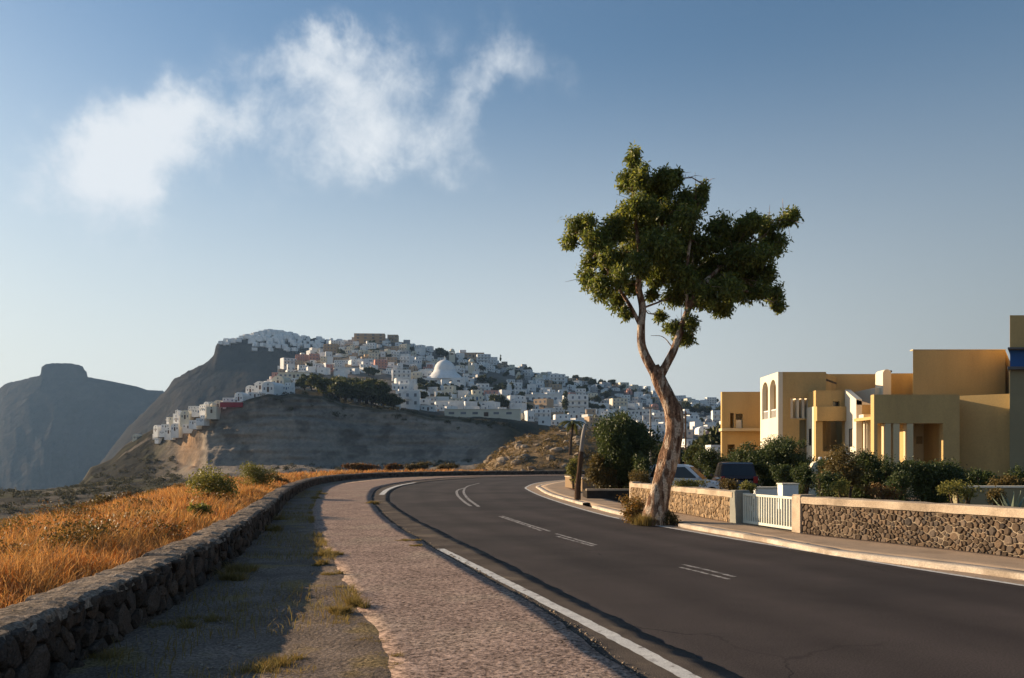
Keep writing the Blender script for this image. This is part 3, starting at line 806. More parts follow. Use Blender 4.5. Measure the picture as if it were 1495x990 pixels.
PL = curve([(5.6, -14), (2.6, -6), (0.2, 0.9)] + [gp(u, v, ZP) for u, v in pl_px] + [(-12.2, 76), (-9.5, 86), (-3, 94.5), (6, 100.5), (34, 105.5)], 900)
# front face of the low wall on the left
WL = curve([(1.2, -14), (-1.3, -5), (-2.75, 1.5), (-3.25, 5.0), (-4.2, 11.3), (-6.35, 20.9), (-8.7, 30.5), (-11.2, 42), (-13.4, 54), (-14.6, 66), (-14.2, 78), (-11.6, 88), (-5.5, 97), (4, 103.2), (16, 107), (34, 109)], 1400)
# foot of the garden wall on the right
GW = curve([(15.5, -8), (11.7, 3.2), gp(1495, 822), gp(1330, 802), gp(1165, 783)], 300)

RK = RK + normals(RK) * 0.14
def offs(c, w):
    return c + normals(c) * w
struct(sheet('ground', WL, np.stack([np.full(1400, 75.0), np.linspace(-14, 109, 1400)], axis=1), -0.05, MT['earth'], 3), 'bare earth under the verges and gardens')
m = MB()
m.add([(-40, -60, -0.06), (75, -60, -0.06), (75, -14, -0.06), (-40, -14, -0.06)], [(0, 1, 2, 3)])
struct(m.build('ground', MT['earth']), 'bare earth behind the viewpoint')

# road surface
n0 = 1000
def road_sheet():
    o = sheet('road', curve(LE, n0), curve(RL, n0) + normals(curve(RL, n0)) * 0.06, 0.0, MT['asphalt'], 6)
    at_ = o.data.attributes.new('across', 'FLOAT', 'POINT')
    at_.data.foreach_set('value', np.tile(np.linspace(0, 1, 6), n0).astype(np.float32))
    return o
struct(road_sheet(), 'dark asphalt road bending to the left and away')
# older, slightly higher strip of asphalt along the left with a broken edge
le = curve(LE, 2600)
s_ = arclen(le)
rag = 0.05 * (fbm(s_ * 1.1, s_ * 0, 61, 3) - 0.5) + 0.05 * (fbm(s_ * 6, s_ * 0, 62, 3) - 0.5)
le = le - normals(le) * (rag * 2.0)[:, None]
lk = curve(LK, 2600)
struct(sheet('road_shoulder', lk - normals(lk) * 0.05, le, 0.017, MT['old_asphalt'], 5, skirt=0.05), 'strip of older worn asphalt between the road and the pavement')
# pavement on the left with a crumbling edge
lk2 = curve(LK, 2600)
s_ = arclen(lk2)
lk2 = lk2 - normals(lk2) * (0.10 * (fbm(s_ * 1.4, s_ * 0, 64, 4) - 0.5))[:, None]
pl2 = curve(PL, 2600)
pl2 = pl2 + normals(pl2) * (0.07 * (fbm(arclen(pl2) * 1.6, s_ * 0, 66, 4) - 0.5))[:, None]
struct(sheet('pavement', pl2, lk2, ZP, MT['aggregate'], 10, skirt=0.12,
             zn=lambda x, y, t: 0.012 * (fbm(x * 1.5, y * 1.5, 67, 3) - 0.5)), 'exposed aggregate pavement along the road')
# dirt verge between pavement and wall
wl = curve(WL, 2600)
struct(sheet('dirt_verge', wl - normals(wl) * 0.1, pl2 + normals(pl2) * 0.08, 0.07, MT['dirt'], 24,
             zn=lambda x, y, t: 0.10 * (fbm(x * 1.3, y * 1.3, 68, 5) - 0.55) * np.sin(np.pi * np.clip(t, 0, 1)) ** 0.5 - 0.012 * (t > 0.97)), 'uneven dirt verge beside the low wall')

# garden pavement, gutter and kerb on the right
gw_full = curve([(15.5, -8), (11.7, 3.2), gp(1495, 822), gp(1330, 802), gp(1165, 783), gp(1070, 768), gp(995, 753), gp(920, 740), gp(868, 727), gp(832, 712), (6.5, 66), (9.5, 72.5), (15, 79), (34, 84)], 900)
sel = RK[:, 1] > -13
struct(sheet('gutter', RL, RK + normals(RK) * 0.02, 0.006, MT['pale_pavement'], 3), 'pale dusty gutter between the edge line and the kerb')
kerb_in = offs(RK, 0.30)
struct(sheet('pavement', kerb_in, curve(gw_full, 900) + normals(curve(gw_full, 900)) * 0.1, 0.085, MT['pale_pavement'], 6, skirt=0.1), 'narrow pavement in front of the garden wall')
# kerb runs, broken where the tree stands
def kerb_run(y0, y1, h=0.095):
    i = np.where((RK[:, 1] > y0) & (RK[:, 1] < y1))[0]
    c = RK[i]
    nn = normals(RK)[i]
    rg = (fbm(arclen(c) * 2, arclen(c) * 0, 70, 3) - 0.5)[:, None]
    prof = [(0.0, -0.04), (0.0 , h - 0.015), (0.02, h), (0.27, h + 0.004), (0.31, h - 0.05)]
    V = np.stack([np.concatenate([c + nn * (p[0] + rg * 0.03), np.full((len(c), 1), p[1]) + rg * 0.015], axis=1) for p in prof], axis=1)
    a, b = V.shape[:2]
    gi, gj = np.meshgrid(np.arange(a - 1), np.arange(b - 1), indexing='ij')
    q = (gi * b + gj).ravel()
    o = obj_np('kerb', V.reshape(-1, 3), np.stack([q, q + 1, q + b + 1, q + b], axis=1), MT['kerb'])
    return struct(o, 'pale concrete kerb')
kerb_run(-13, 20.3)
kerb_run(24.3, 28.8)
kerb_run(30.5, 200, 0.09)

# painted lines
def ribbon(name, c, w, z, matl, label, seed=0):
    s = arclen(c)
    e = 0.022 * (fbm(s * 7, s * 0, 80 + seed, 3) - 0.5)
    nn = normals(c)
    return struct(sheet(name, c - nn * (w / 2 + e)[:, None], c + nn * (w / 2 - e)[:, None], z, matl, 3), label)
edge_line = curve([gp(1012, 990, .03), gp(900, 930, .03), gp(780, 869, .03), gp(700, 829, .03), gp(643, 800.5, .03)], 400)
edge_line = np.vstack([edge_line[0] - (edge_line[1] - edge_line[0]) * np.arange(300, 0, -1)[:, None], edge_line])
ribbon('road_marking', edge_line, 0.15, 0.021, MT['white_line'], 'broad white edge line on the old asphalt strip', 1)
ribbon('road_marking', curve([gp(557, 722, .03), gp(566, 714.5, .03), gp(583, 708.5, .03), gp(606, 704.3, .03)], 200), 0.28, 0.021, MT['white_line'], 'white edge line where the road bends', 2)
ribbon('road_marking', RL, 0.11, 0.011, MT['white_line'], 'white edge line along the garden side of the road', 3)
dash = [([(680, 712), (668, 716), (668, 723), (677, 732), (687, 739)], 0.13), ([(700, 705.5), (683, 710), (677, 717), (682, 727), (699, 740)], 0.13),
        ([(729, 754), (757, 763.5), (790, 775)], 0.075), ([(733, 753.5), (765, 764), (803, 776)], 0.075),
        ([(813, 783), (840, 790.5), (866, 797.5)], 0.075), ([(812, 779.5), (842, 788), (870, 796)], 0.075),
        ([(993, 828.5), (1028, 837), (1064, 846)], 0.065), ([(997, 824.5), (1034, 833), (1072, 842.5)], 0.075)]
for k, (pp, w) in enumerate(dash):
    ribbon('road_marking', curve([gp(u, v) for u, v in pp], 120), w, 0.005, MT['worn_line'], 'thin worn white centre line', 10 + k)

# ------------------------------------------------------------------ grassy field behind the low wall
fw = np.array([0.42, 0.7, 1.2, 2, 3.2, 5, 7, 9, 11.5, 14, 16.5, 19, 22, 26, 34])
fz = np.array([0.36, 0.40, 0.40, 0.36, 0.26, 0.02, -0.36, -0.85, -1.6, -2.5, -3.6, -5.0, -7.0, -10, -17])
def field_z(w, y):
    base = np.interp(w, fw, fz)
    k = np.interp(y, [0, 38, 62, 80], [1.0, 1.0, 0.45, 0.35])
    return np.where(w < 12, 0.40 + (base - 0.40) * k, 0.40 + (base - 0.40) * np.interp(w, [12, 22], [0, 1]) + (base - 0.40) * (k - 0) * (1 - np.interp(w, [12, 22], [0, 1])))
fc = curve(WL[WL[:, 1] > -13], 420)
fn = normals(fc)
fw2 = np.unique(np.concatenate([fw, np.linspace(0.42, 20, 44)]))
FP = fc[:, None, :] - fn[:, None, :] * fw2[None, :, None]
FZ = field_z(np.broadcast_to(fw2[None, :], FP.shape[:2]), FP[..., 1])
FZ = FZ + 0.22 * (fbm(FP[..., 0] * 0.5, FP[..., 1] * 0.5, 71, 4) - 0.5) * np.clip(fw2 / 3, 0, 1)[None, :]
V = np.concatenate([FP, FZ[..., None]], axis=2)
a, b = FZ.shape
gi, gj = np.meshgrid(np.arange(a - 1), np.arange(b - 1), indexing='ij')
q = (gi * b + gj).ravel()
struct(obj_np('field', V.reshape(-1, 3), np.stack([q, q + 1, q + b + 1, q + b], axis=1), MT['field'], smooth=True), 'dry sloping field beyond the low wall')

# ================================================================== WALLS
def voronoi_cells(pts, x0, x1, z0, z1, inset, wt=None):
    """irregular stones filling a strip: one shrunken polygon per seed"""
    cells = []
    P = np.array(pts)
    for i, p in enumerate(P):
        d = np.sum((P - p) ** 2, axis=1)
        nb = np.argsort(d)[1:26]
        poly = [(x0, z0), (x1, z0), (x1, z1), (x0, z1)]
        for j in nb:
            q = P[j]
            nx, nz = q - p
            ll = math.hypot(nx, nz)
            nx, nz = nx / ll, nz / ll
            lim = nx * (p[0] + q[0]) / 2 + nz * (p[1] + q[1]) / 2 - inset
            if wt is not None:
                lim += (wt[i] ** 2 - wt[j] ** 2) / (2 * ll)
            out_ = []
            for k in range(len(poly)):
                a, b = poly[k], poly[(k + 1) % len(poly)]
                da, db = nx * a[0] + nz * a[1] - lim, nx * b[0] + nz * b[1] - lim
                if da <= 0:
                    out_.append(a)
                if da * db < 0:
                    t = da / (da - db)
                    out_.append((a[0] + (b[0] - a[0]) * t, a[1] + (b[1] - a[1]) * t))
            poly = out_
            if len(poly) < 3:
                break
        if len(poly) >= 3:
            cx, cz = sum(a[0] for a in poly) / len(poly), sum(a[1] for a in poly) / len(poly)
            cells.append(((cx, cz), poly))
    return cells
def seeds(x0, x1, z0, z1, sx, sz, jit, rg):
    out_ = []
    nz_ = max(1, round((z1 - z0) / sz))
    for r in range(nz_):
        x = x0 + rg.uniform(0, sx)
        while x < x1:
            out_.append((x + rg.uniform(-jit, jit) * sx, z0 + (r + 0.5 + rg.uniform(-jit, jit)) * (z1 - z0) / nz_))
            x += sx * rg.uniform(0.7, 1.45)
    return out_
def darts(x0, x1, z0, z1, rmin, rmax, rg):
    # seeds of mixed size, big ones first
    out_, fails = [], 0
    while fails < 900:
        r = rmin + (rmax - rmin) * rg.random() ** 1.6 * max(0.0, 1 - fails / 900)
        p = (rg.uniform(x0, x1), rg.uniform(z0, z1))
        if all((p[0] - a) ** 2 + (p[1] - b) ** 2 > (0.86 * (r + rr)) ** 2 for a, b, rr in out_):
            out_.append((p[0], p[1], r))
            fails = 0
        else:
            fails += 1
    return out_
def stone_faces(mb, poly, c, mapf, depth, rg, inset=0.82):
    """a rounded stone: three rings and a cap, pushed out of the wall"""
    n = len(poly)
    # cut corners for a rounder outline
    pp = []
    for k in range(n):
        a, b = poly[k], poly[(k + 1) % n]
        pp.append((a[0] * 0.84 + b[0] * 0.16, a[1] * 0.84 + b[1] * 0.16))
        pp.append((a[0] * 0.16 + b[0] * 0.84, a[1] * 0.16 + b[1] * 0.84))
    if len(pp) > 12:
        pp = pp[::2]
    n = len(pp)
    tilt = (rg.uniform(-0.2, 0.2), rg.uniform(-0.2, 0.2))
    vs = []
    for sc_, o in ((1.0, -0.02), (0.97, depth * 0.6), (inset * 0.86, depth)):
        for a in pp:
            x, z = c[0] + (a[0] - c[0]) * sc_, c[1] + (a[1] - c[1]) * sc_
            vs.append(mapf(x, z, o + (tilt[0] * (x - c[0]) + tilt[1] * (z - c[1])) * (o > 0)))
    fs = []
    for r in range(2):
        for k in range(n):
            k2 = (k + 1) % n
            fs.append((r * n + k, r * n + k2, (r + 1) * n + k2, (r + 1) * n + k))
    fs.append(tuple(2 * n + k for k in range(n)))
    mb.add(vs, fs)
def along(c):
    s = arclen(c)
    nn = normals(c)
    def f(x, z, o, side=1):
        px, py = np.interp(x, s, c[:, 0]), np.interp(x, s, c[:, 1])
        nx, ny = np.interp(x, s, nn[:, 0]), np.interp(x, s, nn[:, 1])
        return (px + nx * o * side, py + ny * o * side, z)
    return f, s[-1]
def wall_core(mb, c, w0, w1, z0, z1, zj=None):
    nn = normals(c)
    n = len(c)
    rows_ = [(w0, z0), (w0, z1), (w1, z1), (w1, z0)]
    vs = []
    for i in range(n):
        for (w, z) in rows_:
            vs.append((c[i, 0] + nn[i, 0] * w, c[i, 1] + nn[i, 1] * w, z + (zj[i] if zj is not None and z == z1 else 0)))
    fs = []
    for i in range(n - 1):
        for k in range(4):
            k2 = (k + 1) % 4
            fs.append((i * 4 + k, (i + 1) * 4 + k, (i + 1) * 4 + k2, i * 4 + k2))
    fs += [(0, 1, 2, 3), ((n - 1) * 4 + 3, (n - 1) * 4 + 2, (n - 1) * 4 + 1, (n - 1) * 4)]
    mb.add(vs, fs)

# ------------------------------------------------------------------ low wall on the left
rg = random.Random(3)
wall = empty('stone_wall', (0, 0, 0))
tag(wall, 'low rough stone wall with crumbling capping between verge and dry field', 'wall')
WH = 0.52
wc = WL[(WL[:, 1] > 0.5)]
# a run that stops a little before the viewpoint
wc = curve(wc, 1200)
mb = MB()
wall_core(mb, wc[::4], 0.02 - 0.06, -0.44, -0.2, WH, None)
mb.build('core', MT['dark_mortar'], wall)
f, LL = along(wc)
dd = darts(0, 20.0, -0.02, WH + 0.03, 0.06, 0.16, rg)
cells = voronoi_cells([p[:2] for p in dd], 0, 20.0, -0.06, WH + 0.03, 0.008, [p[2] for p in dd])
cells.sort(key=lambda c: c[0][0])
for (c, poly) in cells[:300]:
    mb = MB()
    stone_faces(mb, poly, c, f, rg.uniform(0.0, 0.075), rg)
    mb.build('stone', MT['lava'], wall, smooth=False)
mb = MB()
for (c, poly) in cells[300:]:
    stone_faces(mb, poly, c, f, rg.uniform(0.0, 0.06), rg)
s0 = cells[-1][0][0]
pts = seeds(s0, LL - 0.3, -0.02, WH, 0.42, 0.24, 0.28, rg)
for (c, poly) in voronoi_cells(pts, s0, LL - 0.2, -0.06, WH - 0.005, 0.014):
    stone_faces(mb, poly, c, f, rg.uniform(0.0, 0.06), rg)
o = mb.build('stone', MT['lava'], wall)
o['kind'] = 'stuff'
# capping: uneven slabs
def slab(s0, s1, hh, w0, w1, rg):
    n, k = max(6, int((s1 - s0) / 0.055)), 9
    prof = [(w0 + 0.02, -0.03), (w0, 0.02), (w0 - 0.005, hh * 0.7), (w0 - 0.045, hh), ((w0 * 0.65 + w1 * 0.35), hh + 0.012), ((w0 * 0.35 + w1 * 0.65), hh + 0.008), (w1 + 0.04, hh), (w1, hh * 0.6), (w1 + 0.02, -0.03)]
    sd = rg.uniform(0, 90)
    vs = []
    for i in range(n + 1):
        s = s0 + (s1 - s0) * i / n
        e = min(i, n - i) / n
        endr = 0.018 if e == 0 else 0.0
        for j, (w, z) in enumerate(prof):
            d1 = mnoise.noise(Vector((s * 4.5, j * 0.8, sd))) * 0.040 + mnoise.noise(Vector((s * 14, j * 1.3, sd))) * 0.022
            d2 = mnoise.noise(Vector((s * 4.0, j * 1.1 + 9, sd))) * 0.022 + mnoise.noise(Vector((s * 15, j * 1.9 + 9, sd))) * 0.014
            p = f(s, 0, w + d1 if j < 4 or j > 5 else w)
            vs.append((p[0], p[1], WH + z + d2 - endr * (2 <= j <= 7) + mnoise.noise(Vector((s * 0.7, 3.3, 0))) * 0.025))
    fs = []
    for i in range(n):
        for j in range(k - 1):
            fs.append((i * k + j, i * k + j + 1, (i + 1) * k + j + 1, (i + 1) * k + j))
    fs += [tuple(range(k - 1, -1, -1)), tuple(n * k + j for j in range(k))]
    return vs, fs
s = 0.05
far = MB()
while s < LL - 1.5:
    ln = rg.uniform(0.7, 1.6)
    vs, fs = slab(s, s + ln - 0.02, rg.uniform(0.045, 0.075), rg.uniform(-0.01, 0.035), rg.uniform(-0.47, -0.43), rg)
    if s < 42:
        MB().add(vs, fs).build('capping_slab', MT['rough_coping'], wall, smooth=False)
    else:
        far.add(vs, fs)
    s += ln
o = far.build('capping_slab', MT['rough_coping'], wall)
o['kind'] = 'stuff'

# ------------------------------------------------------------------ garden wall on the right, near run
rg = random.Random(5)
GH = 0.74
def garden_wall(c, label, per_stone, sx, sz, x_in, pillar_ends):
    w = empty('garden_wall', (0, 0, 0))
    tag(w, label, 'wall')
    mb = MB()
    wall_core(mb, c[::6] if len(c) > 40 else c, 0.0, 0.36, -0.1, GH)
    mb.build('mortar_core', MT['mortar'], w)
    f, LL = along(c)
    g = lambda x, z, o: f(x, z, -o)
    if per_stone:
        dd = darts(max(0, LL - 6.2), LL, 0.06, GH - 0.01, 0.036, 0.085, rg)
        cells = voronoi_cells([p[:2] for p in dd], max(0, LL - 6.2), LL, 0.06, GH - 0.02, 0.0065, [p[2] for p in dd])
        pts = seeds(0.02, LL - 6.2, 0.05, GH, sx, sz, 0.34, rg)
        cells += voronoi_cells(pts, 0.0, LL - 6.2, 0.07, GH - 0.02, 0.007)
    else:
        pts = seeds(0.02, LL - 0.02, 0.05, GH, sx, sz, 0.34, rg)
        cells = voronoi_cells(pts, 0.0, LL, 0.07, GH - 0.02, 0.007)
    cells.sort(key=lambda c: c[0][0] if c[0][0] > LL - 5.5 else 100 - c[0][0])
    n = 0
    rest = MB()
    for (cc, poly) in cells:
        if per_stone and n < 300:
            mb = MB()
            stone_faces(mb, poly, cc, g, rg.uniform(0.015, 0.04), rg)
            mb.build('stone', MT['stone'], w)
            n += 1
        else:
            stone_faces(rest, poly, cc, g, rg.uniform(0.012, 0.035), rg)
    if rest.v:
        o = rest.build('stone', MT['stone'] if per_stone else MT['far_stone'], w)
        o['kind'] = 'stuff'
    # coping with worn arrises
    n = max(8, int(LL / 0.12))
    prof = [(0.03, 0.0), (-0.045, 0.0), (-0.05, 0.12), (-0.03, 0.145), (0.39, 0.15), (0.42, 0.13), (0.42, 0.0)]
    vs, fs = [], []
    k = len(prof)
    for i in range(n + 1):
        s = LL * i / n
        for j, (o_, z) in enumerate(prof):
            d = mnoise.noise(Vector((s * 3.0, j * 1.7, 4.0))) * 0.012
            p = f(s, 0, o_ + d)
            vs.append((p[0], p[1], GH + z + d))
    for i in range(n):
        for j in range(k):
            j2 = (j + 1) % k
            fs.append((i * k + j, (i + 1) * k + j, (i + 1) * k + j2, i * k + j2))
    fs += [tuple(range(k)), tuple(n * k + j for j in range(k - 1, -1, -1))]
    MB().add(vs, fs).build('coping', MT['coping'], w)
    return w, f, LL
wn_, fN, LN = garden_wall(GW, 'long dark stone garden wall with pale coping to one side of the gate', True, 0.135, 0.135, 0, True)
# far run beyond the gate
GW2 = curve([gp(1071, 768), gp(995, 753), gp(921, 740)], 120)
wf_, fF, LF = garden_wall(GW2, 'pale stone garden wall with coping behind the eucalyptus trunk', False, 0.13, 0.12, 0, True)
def pillar_at(p, w, hgt, name, matl, parent, dirv):
    t = Vector((dirv[0], dirv[1])).normalized()
    q = Vector((-t.y, t.x))
    mb = MB()
    for z0, z1, e in ((-0.1, hgt, 0.0), (hgt, hgt + 0.03, -0.015)):
        cs = [Vector(p) + t * (w / 2 + e) * a + q * (w / 2 + e + 0.03) * b for a, b in ((-1, -1), (1, -1), (1, 1), (-1, 1))]
        mb.add([(c.x, c.y, z) for z in (z0, z1) for c in cs], [(3, 2, 1, 0), (4, 5, 6, 7), (0, 1, 5, 4), (1, 2, 6, 5), (2, 3, 7, 6), (3, 0, 4, 7)])
    return mb.build(name, matl, parent, bevel=0.012)
e1 = Vector(fN(LN, 0, 0.17)[:2])
e2 = Vector(fF(0, 0, 0.17)[:2])
e3 = Vector(fF(LF, 0, 0.17)[:2])
dirn = (e2 - e1).normalized()
pillar_at(e1, 0.34, 0.90, 'pillar', MT['coping'], wn_, dirn)
pillar_at(e2, 0.34, 0.90, 'pillar', MT['post'], wf_, dirn)
pillar_at(e3, 0.30, 0.90, 'pillar', MT['coping'], wf_, dirn)
# ------------------------------------------------------------------ gate
g0 = e1 + dirn * 0.22
g1 = e2 - dirn * 0.20
gate = empty('gate', (g0.x, g0.y, 0.0), math.atan2(dirn.y, dirn.x))
tag(gate, 'pale green metal picket gate between the two stone garden walls', 'gate')
GL = (g1 - g0).length
mb = MB()
mb.box(0, GL, -0.03, 0.03, 0.10, 0.165).box(0, GL, -0.03, 0.03, 0.80, 0.86).box(0, 0.06, -0.028, 0.028, 0.165, 0.80).box(GL - 0.06, GL, -0.028, 0.028, 0.165, 0.80)
mb.build('frame', MT['gate'], gate, bevel=0.006)
nb = 21
me = MB().box(-0.016, 0.016, -0.016, 0.016, 0.165, 0.80).mesh('bar', MT['gate'])
for k in range(nb):
    o = link(bpy.data.objects.new('bar', me), gate)
    o.location = (0.06 + (GL - 0.12) * (k + 0.5) / nb, 0, 0)
mb = MB().box(GL - 0.36, GL - 0.16, -0.05, -0.034, 0.42, 0.55)
mb.build('lock_plate', MT['gate'], gate)

# ------------------------------------------------------------------ low planters by the wooden pole
def planter(name, p0, p1, depth, hgt, label, matw):
    o = empty(name, (0, 0, 0))
    tag(o, label, 'planter')
    p0, p1 = Vector(p0), Vector(p1)
    t = (p1 - p0).normalized()
    q = Vector((-t.y, t.x))
    if q.y < 0:
        q = -q
    def bx(a, b, c, d, z0, z1):
        mb = MB()
        cs = [p0 + t * a + q * c, p0 + t * b + q * c, p0 + t * b + q * d, p0 + t * a + q * d]
        mb.add([(c_.x, c_.y, z) for z in (z0, z1) for c_ in cs], [(3, 2, 1, 0), (4, 5, 6, 7), (0, 1, 5, 4), (1, 2, 6, 5), (2, 3, 7, 6), (3, 0, 4, 7)])
        return mb
    L_ = (p1 - p0).length
    bx(0, L_, 0, 0.3, -0.1, hgt).build('wall', matw, o, bevel=0.01)
    bx(-0.03, L_ + 0.03, -0.03, 0.33, hgt, hgt + 0.08).build('coping', MT['coping'], o, bevel=0.012)
    bx(0, 0.3, 0.3, depth, -0.1, hgt - 0.002).build('wall', matw, o, bevel=0.01)
    bx(0.3, L_, 0.3, depth, -0.1, hgt - 0.12).build('soil', MT['earth'], o)
    return o
planter('planter', gp(857, 728, .08), gp(921, 728, .08), 2.2, 0.42, 'low dark walled planter under the rounded bush beside the pole', MT['dark_mortar'])
planter('planter', gp(825, 711, .08), gp(850, 716, .08), 3.0, 0.72, 'low pale stone planter wall where the pavement turns', MT['far_stone'])

# ================================================================== FOLIAGE
def leaf_cloud(clumps, density, size, rgn, sub=9, droop=0.0, wratio=0.38, shell=0.55):
    """rhombic leaves in small tufts spread through ellipsoids: clumps = [(centre, (rx, ry, rz))]"""
    C, S = [], []
    for (c, r) in clumps:
        r = np.array(r, dtype=float)
        vol = float(np.prod(r)) ** (2.0 / 3.0)
        ns = max(3, int(sub * (0.7 + 0.6 * rgn.random())))
        d = rgn.normal(size=(ns, 3))
        d /= np.linalg.norm(d, axis=1, keepdims=True)
        rad = shell + (1 - shell) * rgn.random((ns, 1))
        tc_ = np.array(c)[None, :] + d * rad * r[None, :] * 0.80
        tr = (0.28 + 0.24 * rgn.random(ns))[:, None] * r[None, :]
        n = int(density * vol / ns * (0.6 + 0.8 * rgn.random())) + 4
        for k in range(ns):
            e = rgn.normal(size=(n, 3))
            e /= np.linalg.norm(e, axis=1, keepdims=True)
            e *= (rgn.random((n, 1)) ** 0.45) * np.where(rgn.random((n, 1)) < 0.14, 1.0 + 0.7 * rgn.random((n, 1)), 1.0)
            C.append(tc_[k][None, :] + e * tr[k][None, :] * 1.15)
    C = np.concatenate(C)
    n = len(C)
    a = rgn.normal(size=(n, 3))
    a[:, 2] -= droop
    a /= np.linalg.norm(a, axis=1, keepdims=True)
    b = np.cross(a, rgn.normal(size=(n, 3)))
    b /= np.linalg.norm(b, axis=1, keepdims=True)
    L_ = size * (0.65 + 0.7 * rgn.random((n, 1)))
    w = L_ * wratio
    nrm = np.cross(a, b) * w * 0.25
    V = np.stack([C, C + a * L_ * 0.5 + b * w * 0.5 + nrm, C + a * L_, C + a * L_ * 0.5 - b * w * 0.5 + nrm], axis=1)
    Fq = np.arange(n * 4).reshape(n, 4)
    return V.reshape(-1, 3), Fq

# ------------------------------------------------------------------ the eucalyptus by the road
TDY = 21.1
tree = empty('eucalyptus_tree', (gx(955, TDY), TDY, 0.02))
tag(tree, 'tall eucalyptus with leaning pale peeling trunk at the roadside by the garden wall', 'tree')
tx, ty = tree.location.x, tree.location.y
def tp(u, v, dy=0.0):
    p = at(u, v, TDY + dy)
    return Vector((p.x - tx, p.y - ty, p.z - 0.02))
def smooth_path(pts, rad, n):
    P = np.array([tuple(p) for p in pts])
    t = np.arange(len(P))
    q = np.linspace(0, len(P) - 1, n)
    out_ = np.zeros((n, 3))
    Pe = np.vstack([2 * P[0] - P[1], P, 2 * P[-1] - P[-2]])
    for k, x in enumerate(q):
        i = min(int(x), len(P) - 2)
        s = x - i
        p0, p1, p2, p3 = Pe[i], Pe[i + 1], Pe[i + 2], Pe[i + 3]
        out_[k] = 0.5 * ((2 * p1) + (-p0 + p2) * s + (2 * p0 - 5 * p1 + 4 * p2 - p3) * s * s + (-p0 + 3 * p1 - 3 * p2 + p3) * s ** 3)
    return [Vector(p) for p in out_], list(np.interp(q, t, rad))
def limb(pts, rad, n, seg, name, matl, parent, rough=0.12, flare=False):
    P, Rr = smooth_path(pts, rad, n)
    mb = MB()
    mb.tube(P, Rr, seg)
    for i in range(len(P)):
        for k in range(seg):
            p = Vector(mb.v[i * seg + k])
            d = p - P[i]
            ang = 2 * math.pi * k / seg
            q = Vector((math.cos(ang) * 1.6, math.sin(ang) * 1.6, P[i].z * 1.3))
            s = 1 + rough * (mnoise.noise(q * 1.1) + 0.6 * mnoise.noise(q * 2.7 + Vector((7, 1, 3))))
            if flare:
                s += 0.22 * max(0, 1 - P[i].z / 0.5) * (1 + mnoise.noise(Vector((ang * 1.3, 2, 5))))
            mb.v[i * seg + k] = tuple(P[i] + d * s)
    return mb.build(name, matl, parent, smooth=True)
trunk_pts = [(953, 772, .44), (957, 750, .40), (963, 720, .36), (972, 685, .335), (981, 650, .32), (986, 622, .33), (983, 600, .33), (974, 578, .28), (964, 558, .26), (958, 543, .24), (955, 534, .17)]
limb([tp(u, v) for u, v, r in trunk_pts], [r * 0.74 for *_, r in trunk_pts], 64, 24, 'trunk', MT['bark'], tree, 0.16, True)
LIMBS = [
    [(958, 548, 0, .17), (946, 528, 0, .15), (937, 505, .05, .135), (936, 475, 0, .125), (938, 448, .05, .115), (932, 415, 0, .09), (934, 370, .1, .07), (926, 310, 0, .05), (923, 240, 0, .018)],
    [(962, 552, 0, .16), (974, 530, -.1, .13), (985, 508, -.15, .12), (996, 475, -.15, .105), (1008, 445, -.1, .095), (1026, 415, 0, .075), (1056, 388, .1, .06), (1095, 358, .1, .045), (1146, 322, 0, .018)],
    [(936, 478, 0, .07), (922, 450, -.1, .06), (902, 418, -.2, .05), (872, 372, -.2, .038), (842, 340, 0, .016)],
    [(934, 410, 0, .06), (952, 370, .2, .05), (968, 320, .2, .035), (970, 258, .1, .014)],
    [(1004, 452, -.1, .06), (1002, 410, -.3, .05), (1008, 350, -.3, .04), (1020, 300, 0, .028), (1028, 270, 0, .012)],
    [(1028, 412, 0, .05), (1062, 420, -.2, .04), (1100, 428, -.1, .03), (1134, 444, 0, .012)],
    [(936, 465, 0, .045), (920, 462, .1, .03), (908, 470, .1, .014)], [(996, 478, -.15, .04), (1010, 484, 0, .03), (1012, 500, 0, .012)],
    [(1056, 388, .1, .04), (1066, 352, .3, .03), (1058, 322, .2, .014)], [(890, 400, -.2, .03), (872, 410, 0, .022), (860, 420, .1, .012)],
    [(938, 450, .05, .035), (965, 440, .3, .028), (985, 432, .3, .014)], [(984, 510, -.15, .02), (968, 492, .0, .012), (950, 490, 0, .006)]]
for lp in LIMBS:
    limb([tp(u, v, dy) for u, v, dy, r in lp], [r * 0.85 for *_, r in lp], 8 * len(lp) // 2, 10, 'branch', MT['bark'], tree, 0.10)
